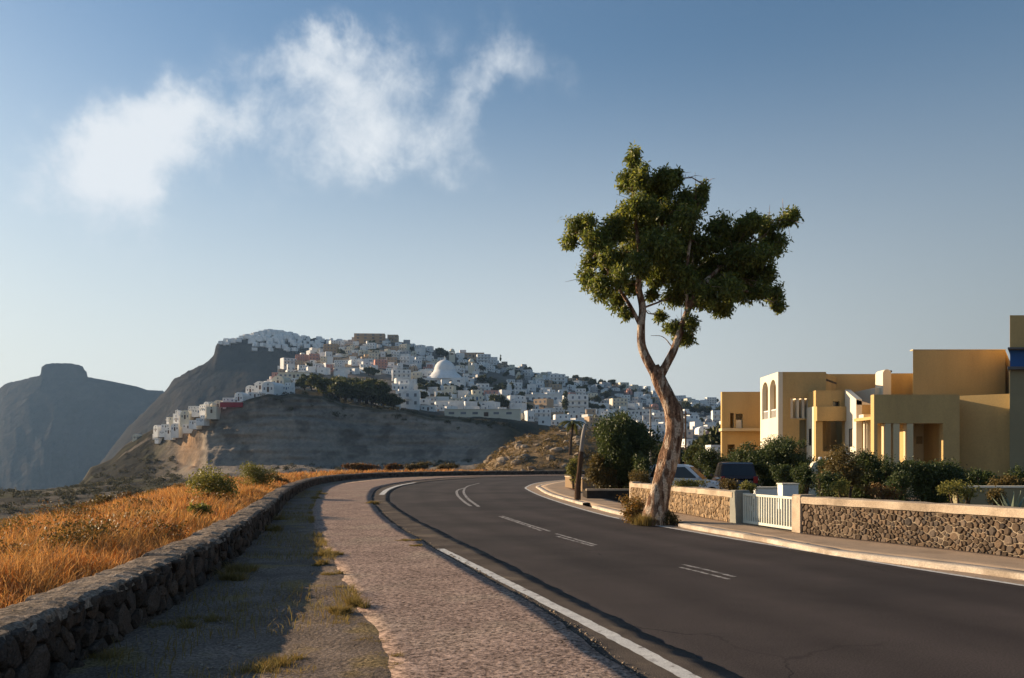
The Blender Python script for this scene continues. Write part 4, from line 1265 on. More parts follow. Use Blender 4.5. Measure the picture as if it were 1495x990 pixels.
CL = [(925, 232, 13, 20, 0), (918, 262, 19, 22, .2), (934, 258, 14, 20, -.3), (968, 262, 24, 18, 0), (953, 285, 28, 20, .5), (985, 262, 13, 16, -.4), (1003, 292, 18, 20, 0), (1021, 292, 10, 24, .2), (1028, 275, 7, 12, 0),
      (935, 300, 28, 24, -.3), (975, 310, 32, 26, .3), (910, 312, 18, 18, .3), (1000, 325, 28, 26, -.5), (845, 328, 24, 15, 0), (833, 350, 18, 14, .3), (860, 322, 11, 12, -.3), (872, 348, 24, 18, -.4), (895, 335, 22, 22, 0),
      (862, 380, 18, 20, .5), (885, 370, 20, 20, -.5), (930, 345, 32, 26, .6), (965, 358, 32, 28, -.6), (1000, 370, 30, 26, .5), (935, 385, 22, 22, -.7),
      (1055, 330, 20, 20, 0), (1075, 350, 26, 24, .4), (1095, 325, 20, 16, -.4), (1120, 330, 22, 16, .2), (1148, 318, 17, 14, 0), (1160, 312, 9, 9, 0), (1130, 355, 22, 18, .3), (1105, 370, 26, 22, -.4),
      (858, 408, 17, 18, 0), (878, 420, 20, 22, -.5), (898, 436, 17, 20, .3), (905, 400, 18, 20, -.8), (914, 456, 11, 12, 0), (960, 402, 24, 20, .8), (1000, 405, 28, 24, -.3), (1040, 390, 28, 26, .6),
      (986, 430, 20, 17, .4), (1036, 430, 22, 22, -.5), (1065, 425, 20, 24, -.8), (1055, 452, 15, 18, 0), (1090, 400, 24, 22, .5), (1115, 400, 20, 20, 0), (1130, 430, 16, 18, .3), (1138, 447, 10, 12, 0), (1108, 425, 15, 14, -.3),
      (985, 477, 17, 12, 0), (1000, 493, 18, 12, .2), (1010, 470, 14, 15, -.3), (964, 461, 10, 8, .3), (953, 430, 13, 9, .4), (1045, 355, 16, 14, 0), (1022, 362, 24, 22, .2), (975, 385, 24, 22, .6), (1075, 378, 24, 22, -.2), (1055, 408, 22, 20, .2), (905, 378, 20, 20, .4), (922, 418, 16, 14, .6), (945, 330, 24, 22, .9), (1015, 435, 22, 18, .5), (988, 345, 26, 24, .8), (1020, 400, 22, 20, .8), (890, 395, 18, 18, .5), (1085, 428, 14, 16, .2), (1040, 330, 12, 12, .2)]
clumps = []
for (u, v, ru, rv_, dy) in CL:
    p = tp(u, v, dy)
    r = ru * TDY / F
    clumps.append(((p.x, p.y, p.z), (r, max(r, rv_ * TDY / F) * 1.1, rv_ * TDY / F)))
v_, f_ = leaf_cloud(clumps, 8800, 0.118, RNG, 34, 0.8, 0.36, 0.3)
crown = obj_np('crown', v_, f_, MT['euca'], tree)
# twigs from the limbs into the leaf clumps
lim_pts = [tp(u, v, dy) for lp in LIMBS for u, v, dy, r in lp[1:]]
tw = MB()
rt = random.Random(4)
for (c_, r_) in clumps:
    c_ = Vector(c_)
    q = min(lim_pts, key=lambda p: (p - c_).length + (0.6 if p.z > c_.z + 0.2 else 0))
    mid = (q + c_) / 2 + Vector((rt.uniform(-.1, .1), rt.uniform(-.1, .1), rt.uniform(-.05, .12)))
    tw.tube([q, mid, c_], [.022, .015, .008], 5)
    for k in range(5):
        d = Vector((rt.gauss(0, 1) * r_[0], rt.gauss(0, 1) * r_[1], rt.gauss(.1, 1) * r_[2])) * 0.75
        st_ = mid.lerp(c_, rt.random())
        tw.tube([st_, st_ + d * .55 + Vector((0, 0, .04)), st_ + d], [.009, .006, .003], 4)
tw.build('twigs', MT['bark'], crown)['kind'] = 'stuff'

# ------------------------------------------------------------------ shrubs and bushes
def shrub(name, label, cat, u, v, ru, rv_, d, matl, n=6, size=0.07, density=2600, group=None, stem=True, seed=0, ground=0.0, dy=1.0, stem_show=False):
    """a bush whose outline is the ellipse u,v,ru,rv at distance d, standing on the ground"""
    rgn = np.random.default_rng(abs(int(u * 13 + v * 7)) + seed)
    c = at(u, v, d)
    rx, rz_ = ru * d / F, rv_ * d / F
    ry = min(rx, rz_ * 1.3) * dy
    o = empty(name, (c.x, d, ground))
    tag(o, label, cat, group)
    cz = c.z - ground
    cl = []
    for k in range(n):
        a = rgn.random() * 2 * math.pi
        q = math.sqrt(rgn.random()) * 0.66
        h = rgn.uniform(-0.6, 0.62) * math.sqrt(max(0.05, 1 - (q / 0.66) ** 2 * 0.85))
        s = rgn.uniform(0.42, 0.62)
        cl.append(((math.cos(a) * q * rx, math.sin(a) * q * ry, cz + h * rz_), (rx * s, ry * s, rz_ * s)))
    cl.append(((0, 0, cz - 0.1 * rz_), (rx * 0.7, ry * 0.7, rz_ * 0.7)))
    low = cz - rz_
    if low > 0.25 and not stem_show:                       # foliage down to the ground
        for k in range(3):
            a = rgn.random() * 6.28
            cl.append(((math.cos(a) * rx * .3, math.sin(a) * ry * .3, cz * .45), (rx * .5, ry * .55, max(cz * .42, .1))))
    v_, f_ = leaf_cloud(cl, density * 1.4, size, rgn, 14, 0.1, 0.5, 0.35)
    obj_np('foliage', v_, f_, matl, o)
    if stem:
        mb = MB()
        for k in range(4):
            a = rgn.random() * 6.28
            top = Vector((math.cos(a) * rx * 0.45, math.sin(a) * ry * 0.45, cz + 0.1 * rz_))
            mb.tube([(math.cos(a) * 0.05, math.sin(a) * 0.05, -0.05), tuple(top * 0.5 + Vector((0, 0, 0.05))), tuple(top)], [0.045, 0.032, 0.014], 6)
        mb.build('stem', MT['dark_bark'], o)
    return o
# rounded bush beside the wooden pole
shrub('rounded_bush', 'large dark rounded bush with sunlit top beside the wooden pole', 'bush', 904, 652, 49, 54, 36.5, MT['bush'], 22, 0.13, 2600, ground=0.2)
shrub('dry_bush', 'brown half dead bush under the rounded bush in the planter', 'bush', 882, 687, 27, 26, 36.0, MT['bush_brown'], 7, 0.11, 1500, ground=0.2)
shrub('roadside_bush', 'small yellow green bush behind the pale planter wall', 'bush', 838, 676, 13, 18, 42.0, MT['bush_yellow'], 5, 0.10, 1500, ground=0.3)
shrub('roadside_bush', 'dark green bush between the planter and the stone garden wall', 'bush', 935, 685, 22, 26, 34.5, MT['bush'], 6, 0.10, 1600)
BUSH = [
    ('hotel_bush', 'broad rounded dark bush in front of the arched tower', 1135, 668, 50, 37, 37.0, 'bush', 14, .10), ('hotel_bush', 'low green bush behind the parked cars below the left hotel wing', 1040, 672, 30, 20, 44.0, 'bush', 6, .10),
    ('hotel_bush', 'small clipped green bush between dark car and gate', 1139, 687, 17, 16, 29.0, 'bush', 5, .07), ('hotel_bush', 'upright dark green bush just behind the gate pillar', 1174, 693, 19, 26, 25.0, 'bush', 6, .07),
    ('hotel_bush', 'wide brown green bush in front of the sloping hotel wall', 1228, 690, 38, 34, 25.5, 'bush_brown', 8, .08), ('hotel_bush', 'tall dark bush in front of the hotel corner column', 1268, 682, 30, 32, 26.5, 'bush', 7, .08),
    ('hotel_bush', 'narrow dark bush between the tall bush and the portico hedge', 1291, 690, 15, 25, 25.5, 'bush', 5, .07), ('hotel_bush', 'big dense dark green hedge bush below the hotel portico', 1356, 692, 46, 30, 25.0, 'bush', 10, .08),
    ('hotel_bush', 'dark bush at the foot of the plain hotel wall', 1432, 698, 32, 24, 24.0, 'bush', 7, .08), ('hotel_bush', 'dark bush below the blue banded hotel wall', 1490, 702, 20, 20, 24.0, 'bush', 5, .08),
    ('flowering_shrub', 'rust red low shrub on the garden side of the long wall', 1292, 716, 32, 14, 19.0, 'bush_red', 6, .05), ('flowering_shrub', 'yellow green low shrub beside the rust red shrub', 1234, 711, 20, 17, 19.5, 'bush_yellow', 5, .05),
    ('flowering_shrub', 'loose yellow green shrub with pale flowers below the hedge bush', 1402, 716, 34, 20, 17.6, 'bush_yellow', 7, .05), ('flowering_shrub', 'small brown shrub beside the agave', 1455, 722, 16, 16, 17.0, 'bush_brown', 5, .05),
    ('wall_shrub', 'low olive shrub on top of the wall behind the eucalyptus trunk', 1012, 706, 26, 10, 25.0, 'bush_yellow', 5, .06), ('wall_shrub', 'brown dry shrub in front of the dark car', 1060, 708, 18, 16, 24.0, 'bush_brown', 5, .06),
    ('wall_shrub', 'low shrub in the corner beside the gate post', 1092, 710, 16, 11, 23.4, 'bush_yellow', 5, .06), ('wall_shrub', 'straw coloured bush leaning over the far end of the stone wall', 936, 700, 18, 18, 31.5, 'bush_brown', 5, .07),
    ('hotel_bush', 'dark green bush at the foot of the white house wall', 1010, 664, 16, 14, 58.0, 'bush', 4, .14), ('hotel_bush', 'dark bush beside the low white arched terrace wall', 1205, 676, 18, 16, 33.0, 'bush', 5, .08),
    ('hotel_bush', 'dark filler bush between the two bushes left of the portico hedge', 1248, 700, 26, 22, 27.0, 'bush', 6, .08), ('hotel_bush', 'dark bush joining the portico hedge to the bush at the plain wall', 1395, 697, 26, 24, 26.0, 'bush', 6, .08),
    ('hotel_bush', 'dark bush behind the rust red shrub', 1308, 704, 22, 20, 23.0, 'bush', 6, .07), ('hotel_bush', 'olive bush behind the agave', 1462, 706, 24, 18, 22.0, 'bush_brown', 6, .07), ('hotel_bush', 'dark bush behind the yellow green low shrub', 1204, 700, 22, 22, 24.0, 'bush', 6, .07),
    ('hotel_bush', 'green bush in front of the portico columns', 1316, 690, 22, 22, 28.0, 'bush', 6, .08)]
for (nm, lb, u, v, ru, rv_, d, mk, n, sz) in BUSH:
    shrub(nm, lb, 'bush', u, v, ru * 1.1, rv_, d, MT[mk], n + 2, sz, 2300 if d > 22 else 1900)
# tufts at the tree foot
def blade_tris(n):
    t_ = np.array([(0, 1, 2), (0, 2, 4), (4, 2, 3)])
    return (t_[None] + 5 * np.arange(n)[:, None, None]).reshape(-1, 3)
def tuft(name, label, cat, x, y, z, h, rad, n, matl, group=None, lean=0.5, w=0.012, seed=0):
    rgn = np.random.default_rng(seed + int(abs(x * 100) + abs(y * 37)))
    o = empty(name, (x, y, z))
    tag(o, label, cat, group)
    a = rgn.random(n) * 2 * math.pi
    nc = 5 + int(rgn.integers(0, 4))                      # a few uneven clumps
    cc = rgn.normal(size=(nc, 2)) * rad * np.array([0.55, 0.40])
    ci = rgn.integers(0, nc, n)
    cs = 0.10 + 0.25 * rgn.random(nc)
    r = np.abs(rgn.normal(size=n)) * rad * cs[ci]
    bx_, by_ = cc[ci, 0] + np.cos(a) * r, cc[ci, 1] + np.sin(a) * r
    hh = h * (0.35 + 0.7 * rgn.random(n)) * (0.5 + 0.6 * rgn.random(nc))[ci]
    la = a + rgn.normal(size=n) * 0.8
    ln = lean * hh * rgn.random(n)
    tw = rgn.random(n) * math.pi
    wx, wy = np.cos(tw) * w, np.sin(tw) * w
    V = np.zeros((n, 5, 3))
    V[:, 0] = np.stack([bx_ - wx, by_ - wy, np.full(n, -0.03)], 1)
    V[:, 1] = np.stack([bx_ + wx, by_ + wy, np.full(n, -0.03)], 1)
    V[:, 2] = np.stack([bx_ + wx * .8 + np.cos(la) * ln * .35, by_ + wy * .8 + np.sin(la) * ln * .35, hh * .6], 1)
    V[:, 3] = np.stack([bx_ + np.cos(la) * ln, by_ + np.sin(la) * ln, hh], 1)
    V[:, 4] = np.stack([bx_ - wx * .8 + np.cos(la) * ln * .35, by_ - wy * .8 + np.sin(la) * ln * .35, hh * .6], 1)
    obj_np('blades', V.reshape(-1, 3), blade_tris(n), matl, o)['kind'] = 'stuff'
    return o
shrub('dry_bush', 'orange dry bush on the road side of the eucalyptus trunk', 'bush', 925, 740, 23, 25, 21.6, MT['bush_orange'], 10, 0.06, 2400, seed=4)
shrub('dry_bush', 'olive bush at the foot of the eucalyptus on the gate side', 'bush', 981, 757, 15, 14, 20.9, MT['bush_brown'], 6, 0.05, 2200, seed=5)
tuft('grass_tuft', 'straw tuft at the base of the eucalyptus', 'grass', gx(945, 20.6), 20.6, 0.05, 0.34, 0.34, 700, MT['straw'], None, 1.2, 0.006)

# ------------------------------------------------------------------ the orange grass
def blades(P, H, Wd, rgn, lean=0.55, wind=(0.12, -0.03)):
    n = len(P)
    a = rgn.random(n) * 2 * math.pi
    ln = H * lean * rgn.random(n)
    dx, dy_ = np.cos(a) * ln + wind[0] * H, np.sin(a) * ln + wind[1] * H
    tw = rgn.random(n) * math.pi
    wx, wy = np.cos(tw) * Wd, np.sin(tw) * Wd
    V = np.zeros((n, 5, 3))
    z0 = P[:, 2] - 0.04
    V[:, 0] = np.stack([P[:, 0] - wx, P[:, 1] - wy, z0], 1)
    V[:, 1] = np.stack([P[:, 0] + wx, P[:, 1] + wy, z0], 1)
    V[:, 2] = np.stack([P[:, 0] + wx * 1.1 + dx * .38, P[:, 1] + wy * 1.1 + dy_ * .38, P[:, 2] + H * .62], 1)
    V[:, 3] = np.stack([P[:, 0] + dx, P[:, 1] + dy_, P[:, 2] + H], 1)
    V[:, 4] = np.stack([P[:, 0] - wx * 1.1 + dx * .38, P[:, 1] - wy * 1.1 + dy_ * .38, P[:, 2] + H * .62], 1)
    return V.reshape(-1, 3), blade_tris(n)
ss = arclen(fc)
PTS, HS, WS = [], [], []
def sow(y0, y1, n, wmax, h, wd, seed):
    i0, i1 = np.searchsorted(fc[:, 1], y0), np.searchsorted(fc[:, 1], min(y1, 100))
    t = ss[i0] + RNG.random(n) * (ss[min(i1, len(ss) - 1)] - ss[i0])
    w = 0.5 + (wmax - 0.5) * RNG.random(n) ** 1.25
    px, py = np.interp(t, ss, fc[:, 0]), np.interp(t, ss, fc[:, 1])
    nx, ny = np.interp(t, ss, fn[:, 0]), np.interp(t, ss, fn[:, 1])
    x, y = px - nx * w, py - ny * w
    z = field_z(w, y) + 0.22 * (fbm(x * 0.5, y * 0.5, 71, 4) - 0.5) * np.clip(w / 3, 0, 1)
    dn = fbm(x * 0.55, y * 0.55, 75, 3)
    fn2 = fbm(x * 2.2, y * 2.2, 76, 2)
    keep = RNG.random(n) < np.clip((dn - 0.34) * 4.5, 0.10, 1) * np.clip((fn2 - 0.28) * 2.6, 0.08, 1)
    hh = h * (0.35 + 0.85 * RNG.random(n) ** 1.3) * np.clip(0.25 + fn2 * 0.7 + dn * 0.7, 0.4, 1.3) * np.clip(w / 1.3, 0.45, 1)
    PTS.append(np.stack([x, y, z], 1)[keep]); HS.append(hh[keep]); WS.append(np.full(keep.sum(), wd))
sow(1.0, 14, 150000, 10, 0.36, 0.0032, 0)
sow(12, 30, 190000, 16, 0.38, 0.0062, 1)
sow(28, 56, 120000, 17, 0.40, 0.013, 2)
sow(54, 100, 46000, 13, 0.46, 0.028, 3)
v_, f_ = blades(np.concatenate(PTS), np.concatenate(HS), np.concatenate(WS), RNG, 0.9, (0.16, -0.05))
o = obj_np('dry_grass', v_, f_, MT['grass'])
o['kind'] = 'stuff'
o['label'] = 'orange dry grass covering the field beyond the low wall'
o['category'] = 'grass'

# bushes in the field and along the wall
def on_field(u, w):
    """point w metres behind the wall in picture column u"""
    best = None
    for i in range(len(fc)):
        p = fc[i] - fn[i] * w
        if p[1] > 3:
            e = abs((p[0] / p[1]) * F + CX - u)
            if best is None or e < best[0]:
                best = (e, p)
    p = best[1]
    return p[0], p[1], float(field_z(np.array([w]), np.array([p[1]]))[0])
for k, (u, w, ru, h, mk, lb) in enumerate([
        (318, 1.8, 44, 1.35, 'bush_yellow', 'broad yellow green field bush, the widest beyond the low wall'), (372, 1.6, 38, 1.25, 'bush_yellow', 'yellow green field bush beside the widest bush beyond the wall'),
        (405, 1.2, 18, 0.7, 'bush_brown', 'small brownish bush at the end of the green bushes beyond the wall'), (296, 1.0, 18, 0.55, 'bush_yellow', 'low olive bush leaning on the back of the stone wall'),
        (260, 5.0, 18, 0.5, 'bush_brown', 'low brown bush standing in the orange grass'), (212, 7.0, 18, 0.6, 'bush_red', 'rust coloured bush rising above the orange grass'),
        (150, 9.0, 16, 0.5, 'bush_red', 'rust coloured bush near the drop at the field edge')]):
    x, y, z = on_field(u, w)
    v = HZ + (CH - (z + h * 0.45)) / y * F
    shrub('field_bush', lb, 'bush', u, v, ru, h * 0.58 * F / y, y, MT[mk], 6, 0.075 if y < 40 else 0.1, 1500, ground=z - 0.05, stem=False)
for (u, v, ru, rv_, d, mk, lb) in [(609, 681, 26, 9, 98, 'bush_brown', 'rounded olive brown bush behind the wall at the far bend'), (655, 681, 20, 6, 104, 'bush_brown', 'low straw bush behind the wall beyond the rounded bush'),
                               (575, 683, 14, 7, 96, 'bush_red', 'rust coloured bush behind the wall at the bend'), (530, 681, 30, 6, 90, 'bush_red', 'wide rust coloured bush strip behind the wall')]:
    shrub('wall_bush', lb, 'bush', u, v, ru, rv_, d, MT[mk], 7, 0.2, 700, ground=-0.3, stem=False)

rb = random.Random(12)
for k in range(44):
    u, w = rb.uniform(-40, 340), rb.uniform(7, 15)
    x, y, z = on_field(u, w)
    h = rb.uniform(.5, 1.0)
    v = HZ + (CH - (z + h * 0.4)) / y * F
    mk, lb = rb.choice([('bush_red', 'rust coloured dry bush'), ('bush_brown', 'olive brown dry bush'), ('bush_orange', 'orange dry bush')])
    shrub('dry_bush', lb + ' along the dropping edge of the grass field', 'bush', u, v, h * rb.uniform(.7, 1.3) * F / y, h * 0.55 * F / y, y, MT[mk], 5, 0.06 if y < 35 else 0.09, 1300, 'dry bushes along the field edge', False, k, z - 0.05)
for k in range(46):
    u, w = rb.uniform(-60, 400), rb.uniform(1.2, 9)
    x, y, z = on_field(u, w)
    if y < 7:
        continue
    h = rb.uniform(.4, .75)
    v = HZ + (CH - (z + h * 0.4)) / y * F
    mk, lb = rb.choice([('bush_brown', 'small olive brown dry shrub'), ('bush_red', 'small rust red dry shrub'), ('bush_brown', 'small olive brown dry shrub')])
    shrub('dry_bush', lb + ' half buried in the orange field grass', 'bush', u, v, h * rb.uniform(.8, 1.5) * F / y, h * 0.5 * F / y, y, MT[mk], 5, 0.045 if y < 20 else 0.07, 1100, 'dry shrubs in the field grass', False, k, z - 0.05)
# pebbles on the verge and the old asphalt strip
mbp = []
n = 2600
yy = 5.0 + 26 * RNG.random(n) ** 1.6
xa, xb, xc = by_y(WL[WL[:, 1] < 60], yy), by_y(PL[PL[:, 1] < 60], yy), by_y(LK[LK[:, 1] < 60], yy)
on_verge = RNG.random(n) < 0.72
px = np.where(on_verge, xa + (xb - xa) * (1 - 0.75 * RNG.random(n) ** 1.3), xc + 0.03 + 0.16 * RNG.random(n))
pz = np.where(on_verge, 0.055, 0.026)
r = 0.006 + 0.016 * RNG.random(n) ** 3
oc = np.array([(1, 0, 0), (0, 1, 0), (-1, 0, 0), (0, -1, 0), (0, 0, .7), (0, 0, -.7)])
PV = oc[None] * r[:, None, None] * (0.7 + 0.6 * RNG.random((n, 6, 1))) + np.stack([px, yy, pz], 1)[:, None, :]
tri = np.array([(0, 1, 4), (1, 2, 4), (2, 3, 4), (3, 0, 4), (1, 0, 5), (2, 1, 5), (3, 2, 5), (0, 3, 5)])
o = obj_np('pebbles', PV.reshape(-1, 3), (tri[None] + 6 * np.arange(n)[:, None, None]).reshape(-1, 3), MT['boulder'])
o['kind'] = 'stuff'
o['label'] = 'small loose pebbles on the verge and gutter'

# tufts in the verge
TF = [(478, 812, .16, .22), (472, 825, .14, .16), (515, 885, .17, .20), (505, 897, .14, .18), (525, 905, .07, .22), (512, 915, .08, .2), (418, 968, .10, .25), (395, 978, .11, .3), (430, 985, .08, .25), (336, 850, .30, .28), (342, 838, .26, .2),
      (462, 728, .18, .3), (466, 722, .16, .3), (545, 735, .16, .25), (595, 790, .10, .16), (604, 798, .08, .14), (400, 760, .25, .35), (385, 775, .22, .3), (400, 890, .05, .25), (350, 880, .05, .3), (260, 915, .12, .3), (300, 905, .1, .3), (150, 960, .14, .3),
      (560, 960, .07, .16), (568, 975, .06, .15), (540, 935, .06, .15), (498, 860, .09, .14), (486, 840, .1, .14)]
for k, (u, v, h, r) in enumerate(TF):
    x, y = gp(u, v, ZP - 0.01)
    where = 'in the shade of the low wall' if u < 410 else ('on the pavement kerb beside the old asphalt' if u > 541 and v < 900 else 'along the pavement edge by the dirt verge')
    tuft('grass_tuft', 'small dry grass tuft ' + where, 'grass', x, y, ZP - 0.03, h * 0.85, r * 0.9, 800, MT['straw'], 'dry tufts ' + where, 1.3, 0.003 if y < 12 else 0.007, k)
# thin scatter of dead stalks over the verge
NW = 16000
ys = 3.5 + 40 * RNG.random(NW) ** 1.8
xa, xb = by_y(WL[WL[:, 1] < 70], ys), by_y(PL[PL[:, 1] < 70], ys)
tq = RNG.random(NW)
tq = np.where(RNG.random(NW) < 0.45, 1 - 0.14 * tq ** 2, tq)
x = xa + 0.1 + (xb - xa - 0.05) * tq
den = fbm(x * 0.9, ys * 0.9, 77, 3)
k = (den > 0.52)
v_, f_ = blades(np.stack([x, ys, np.full_like(x, 0.06)], 1)[k], (0.04 + 0.09 * RNG.random(NW))[k], np.full(int(k.sum()), 0.003), RNG, 1.4)
o = obj_np('verge_weeds', v_, f_, MT['straw'])
o['kind'] = 'stuff'
o['label'] = 'thin dry weeds scattered over the dirt verge'
# fallen leaves and litter of twigs along the right gutter
n = 900
i = RNG.integers(80, 420, n)
w = 0.02 + 0.32 * RNG.random(n) ** 2
P = RK[i] - normals(RK)[i] * w[:, None] + RNG.normal(size=(n, 2)) * 0.03
zl = np.full(n, 0.018)
v_, f_ = leaf_cloud([((0, 0, 0), (1, 1, 1))], n * 2.0, 0.05, RNG, 3)
cnt = min(n, len(v_) // 4)
q = v_[:cnt * 4].reshape(cnt, 4, 3)
q = q - q[:, :1]
q[..., 2] *= 0.15
q = q + np.concatenate([P[:cnt], zl[:cnt, None]], 1)[:, None, :]
o = obj_np('fallen_leaves', q.reshape(-1, 3), np.arange(cnt * 4).reshape(cnt, 4), MT['bush_brown'])
o['kind'] = 'stuff'
o['label'] = 'dry fallen leaves lying along the gutter'

# agave by the hotel wall
o = empty('agave', (gx(1478, 16.8), 16.8, 0.0))
tag(o, 'spiky pale agave plant behind the long garden wall', 'plant')
for k in range(13):
    a = k * 2.4
    t_ = 0.25 + 0.5 * (k / 13)
    L_ = 0.75
    d = Vector((math.cos(a) * math.sin(t_), math.sin(a) * math.sin(t_), math.cos(t_)))
    sd = Vector((-math.sin(a), math.cos(a), 0))
    b = Vector((0, 0, 0.40))
    mb = MB()
    mb.add([b - sd * .03, b + sd * .03, b + d * L_ * .5 + sd * .04, b + d * L_ - Vector((0, 0, .05)), b + d * L_ * .5 - sd * .04, b + d * L_ * .5 - d.cross(sd) * .03], [(0, 1, 2, 5), (0, 5, 4), (5, 2, 3), (4, 5, 3), (1, 0, 4, 3, 2)])
    mb.build('leaf', MT['agave'], o)
mb = MB().tube([(0, 0, -0.05), (0, 0, 0.45)], [0.09, 0.07], 8)
mb.build('stem', MT['dark_bark'], o)
# wooden pole
px_, py_ = gp(843, 730, .08)
o = empty('wooden_pole', (px_, py_, 0.05))
tag(o, 'old leaning wooden pole stump with grey weathered top beside the rounded bush', 'pole')
P, Rr = [(0, 0, -0.1), (0.02, 0, 0.6), (0.09, 0, 1.3), (0.16, 0, 2.05)], [.145, .12, .105, .10]
limb([Vector(p) for p in P], Rr, 16, 12, 'shaft', MT['pole_wood'], o, 0.12)
limb([Vector(p) for p in [(0.16, 0, 2.04), (0.20, 0, 2.4), (0.27, 0.02, 2.9), (0.33, 0.02, 3.2)]], [.098, .085, .075, .05], 12, 10, 'weathered_top', MT['grey_wood'], o, 0.22)

# ================================================================== HOTEL
hotel = empty('hotel', (gx(1270, 40), 40.0, 0.0))
tag(hotel, 'ochre plastered modern hotel with stepped blocks, arches and portico behind the garden', 'hotel')
hx, hy = hotel.location.x, hotel.location.y
class HB(MB):
    """boxes given in world metres, stored relative to the hotel"""
    def build(s, name, mat_, parent=None, smooth=False, bevel=0.0):
        s.v = [(a - hx, b - hy, c) for a, b, c in s.v]
        return MB.build(s, name, mat_, parent if parent is not None else hotel, smooth, bevel)
def hwall(x0, x1, z0, z1, y, th, ops):
    w = HB()
    q = holes_wall((x0, x1), (z0, z1), y, y + th, ops)
    w.v, w.f = q.v, q.f
    return w
def hbox(x0, x1, y0, y1, z0, z1):
    return HB().box(x0, x1, y0, y1, z0, z1)
def hskew(x0, x1, y0, y1, z0, z1, k=0.68):
    # block whose side walls run back at an angle, as the plot does
    q = k * (y1 - y0)
    v = [(x0, y0, z0), (x1, y0, z0), (x0 + q, y1, z0), (x1 + q, y1, z0), (x0, y0, z1), (x1, y0, z1), (x0 + q, y1, z1), (x1 + q, y1, z1)]
    return HB().add(v, [(0, 2, 3, 1), (4, 5, 7, 6), (0, 1, 5, 4), (2, 6, 7, 3), (0, 4, 6, 2), (1, 3, 7, 5)])
OC, CR = MT['ochre'], MT['ochre_pale']
BV = 0.02
# --- left wing (L)
dL = 50.0
xl0, xl1, zl = gx(1054, dL), gx(1140, dL), gz(572, dL)
zled = gz(627, dL)
op = [(gx(1066, dL), gx(1071.5, dL), zled + 0.05, gz(603, dL)), (gx(1074, dL), gx(1084.5, dL), zled + 0.05, gz(604, dL))]
hwall(xl0, xl1, zled, zl, dL, 0.3, op).build('wall', OC)
hwall(xl0, xl1, -0.3, zled, dL, 0.3, [(gx(1062, dL), gx(1073, dL), 0.0, gz(649, dL))]).build('wall', OC)
hskew(xl0 + 0.01, xl0 + 0.3, dL + 0.3, dL + 8, -0.3, zl - 0.01).build('wall', OC)
hskew(xl0 + 0.3, xl1, dL + 0.3, dL + 8, zl - 0.5, zl - 0.3).build('roof', MT['slab'])
hbox(xl0 - 0.12, xl1, dL - 0.45, dL + 0.298, zled - 0.12, zled + 0.06).build('ledge', CR, bevel=BV)
hbox(xl0 + 1.2, xl1, dL + 1.6, dL + 1.7, 0, zl - 0.5).build('inner_wall', MT['cream'])
hbox(gx(1074, dL) + 0.05, gx(1084.5, dL) - 0.05, dL + 0.22, dL + 0.26, gz(612, dL), gz(604, dL) - 0.03).build('window', MT['glass'])
hbox(gx(1074, dL) + 0.05, gx(1084.5, dL) - 0.05, dL + 0.10, dL + 0.18, zled + 0.1, gz(613, dL)).build('shutter', MT['cream'])
# --- arched tower (A): arcade on its left side
dA = 43.7
xa = gx(1136, dA)
ya1 = xa / ((1110 - CX) / F)
zA = gz(543, dA)
xaR = gx(1206, dA)
def arch_side(x, y0, y1, z0, z1, arches, th):
    """wall in the y,z plane at x with arched openings (centre y, half width, sill, spring)"""
    mb = HB()
    segs = 10
    ys_ = [y0]
    for (cy, hw, zs, zp) in arches:
        ys_ += [cy - hw, cy + hw]
    ys_.append(y1)
    def q(pts):
        a = [(x, y, z) for y, z in pts]
        b = [(x + th, y, z) for y, z in pts]
        n = len(pts)
        mb.add(a + b, [tuple(range(n)), tuple(range(2 * n - 1, n - 1, -1))] + [(i, i + n, (i + 1) % n + n, (i + 1) % n) for i in range(n)])
    for k in range(0, len(ys_), 2):
        q([(ys_[k], z0), (ys_[k + 1], z0), (ys_[k + 1], z1), (ys_[k], z1)])
    for (cy, hw, zs, zp) in arches:
        if zs > z0:
            q([(cy - hw, z0), (cy + hw, z0), (cy + hw, zs), (cy - hw, zs)])
        prev = (cy - hw, zp)
        for i in range(1, segs + 1):
            a = math.pi * (1 - i / segs)
            cur = (cy + hw * math.cos(a), zp + hw * math.sin(a))
            q([prev, cur, (cur[0], z1), (prev[0], z1)])
            prev = cur
    return mb
spanA = ya1 - dA
aw = spanA * 0.17
zs_, zp_ = gz(611, dA + 1.5), gz(556, dA + 1.5) - aw
arch_side(xa, dA, ya1, -0.3, zA, [(dA + spanA * 0.28, aw, zs_, zp_), (dA + spanA * 0.72, aw, zs_, zp_)], 0.25).build('arcade_wall', MT['cream'])
for cy in (dA + spanA * 0.28, dA + spanA * 0.72):
    r_ = HB()
    r_.box(xa + 0.08, xa + 0.14, cy - aw, cy + aw, zs_ + 0.42, zs_ + 0.48)
    for k in range(5):
        yy = cy - aw + (k + 0.5) * 2 * aw / 5
        r_.box(xa + 0.095, xa + 0.125, yy - 0.02, yy + 0.02, zs_, zs_ + 0.42)
    r_.build('railing', MT['white'])
hbox(xa + 1.9, xa + 2.0, dA + 0.3, ya1, 0, zA - 0.4).build('inner_wall', OC)
hbox(xa + 0.25, xa + 1.9, ya1 - 0.1, ya1, 0, zA - 0.4).build('inner_wall', OC)
hbox(xa + 0.25, xa + 1.9, dA + 0.3, ya1 - 0.1, zs_ - 0.2, zs_ - 0.02).build('floor_slab', MT['cream'])
x0o, x1o = gx(1153, dA), gx(1188, dA)
hwall(xa + 0.252, xaR, -0.3, zA, dA, 0.28, [(x0o, x1o, gz(611, dA), gz(581, dA)), (gx(1167, dA), gx(1178, dA), 0.1, gz(613, dA))]).build('wall', OC)
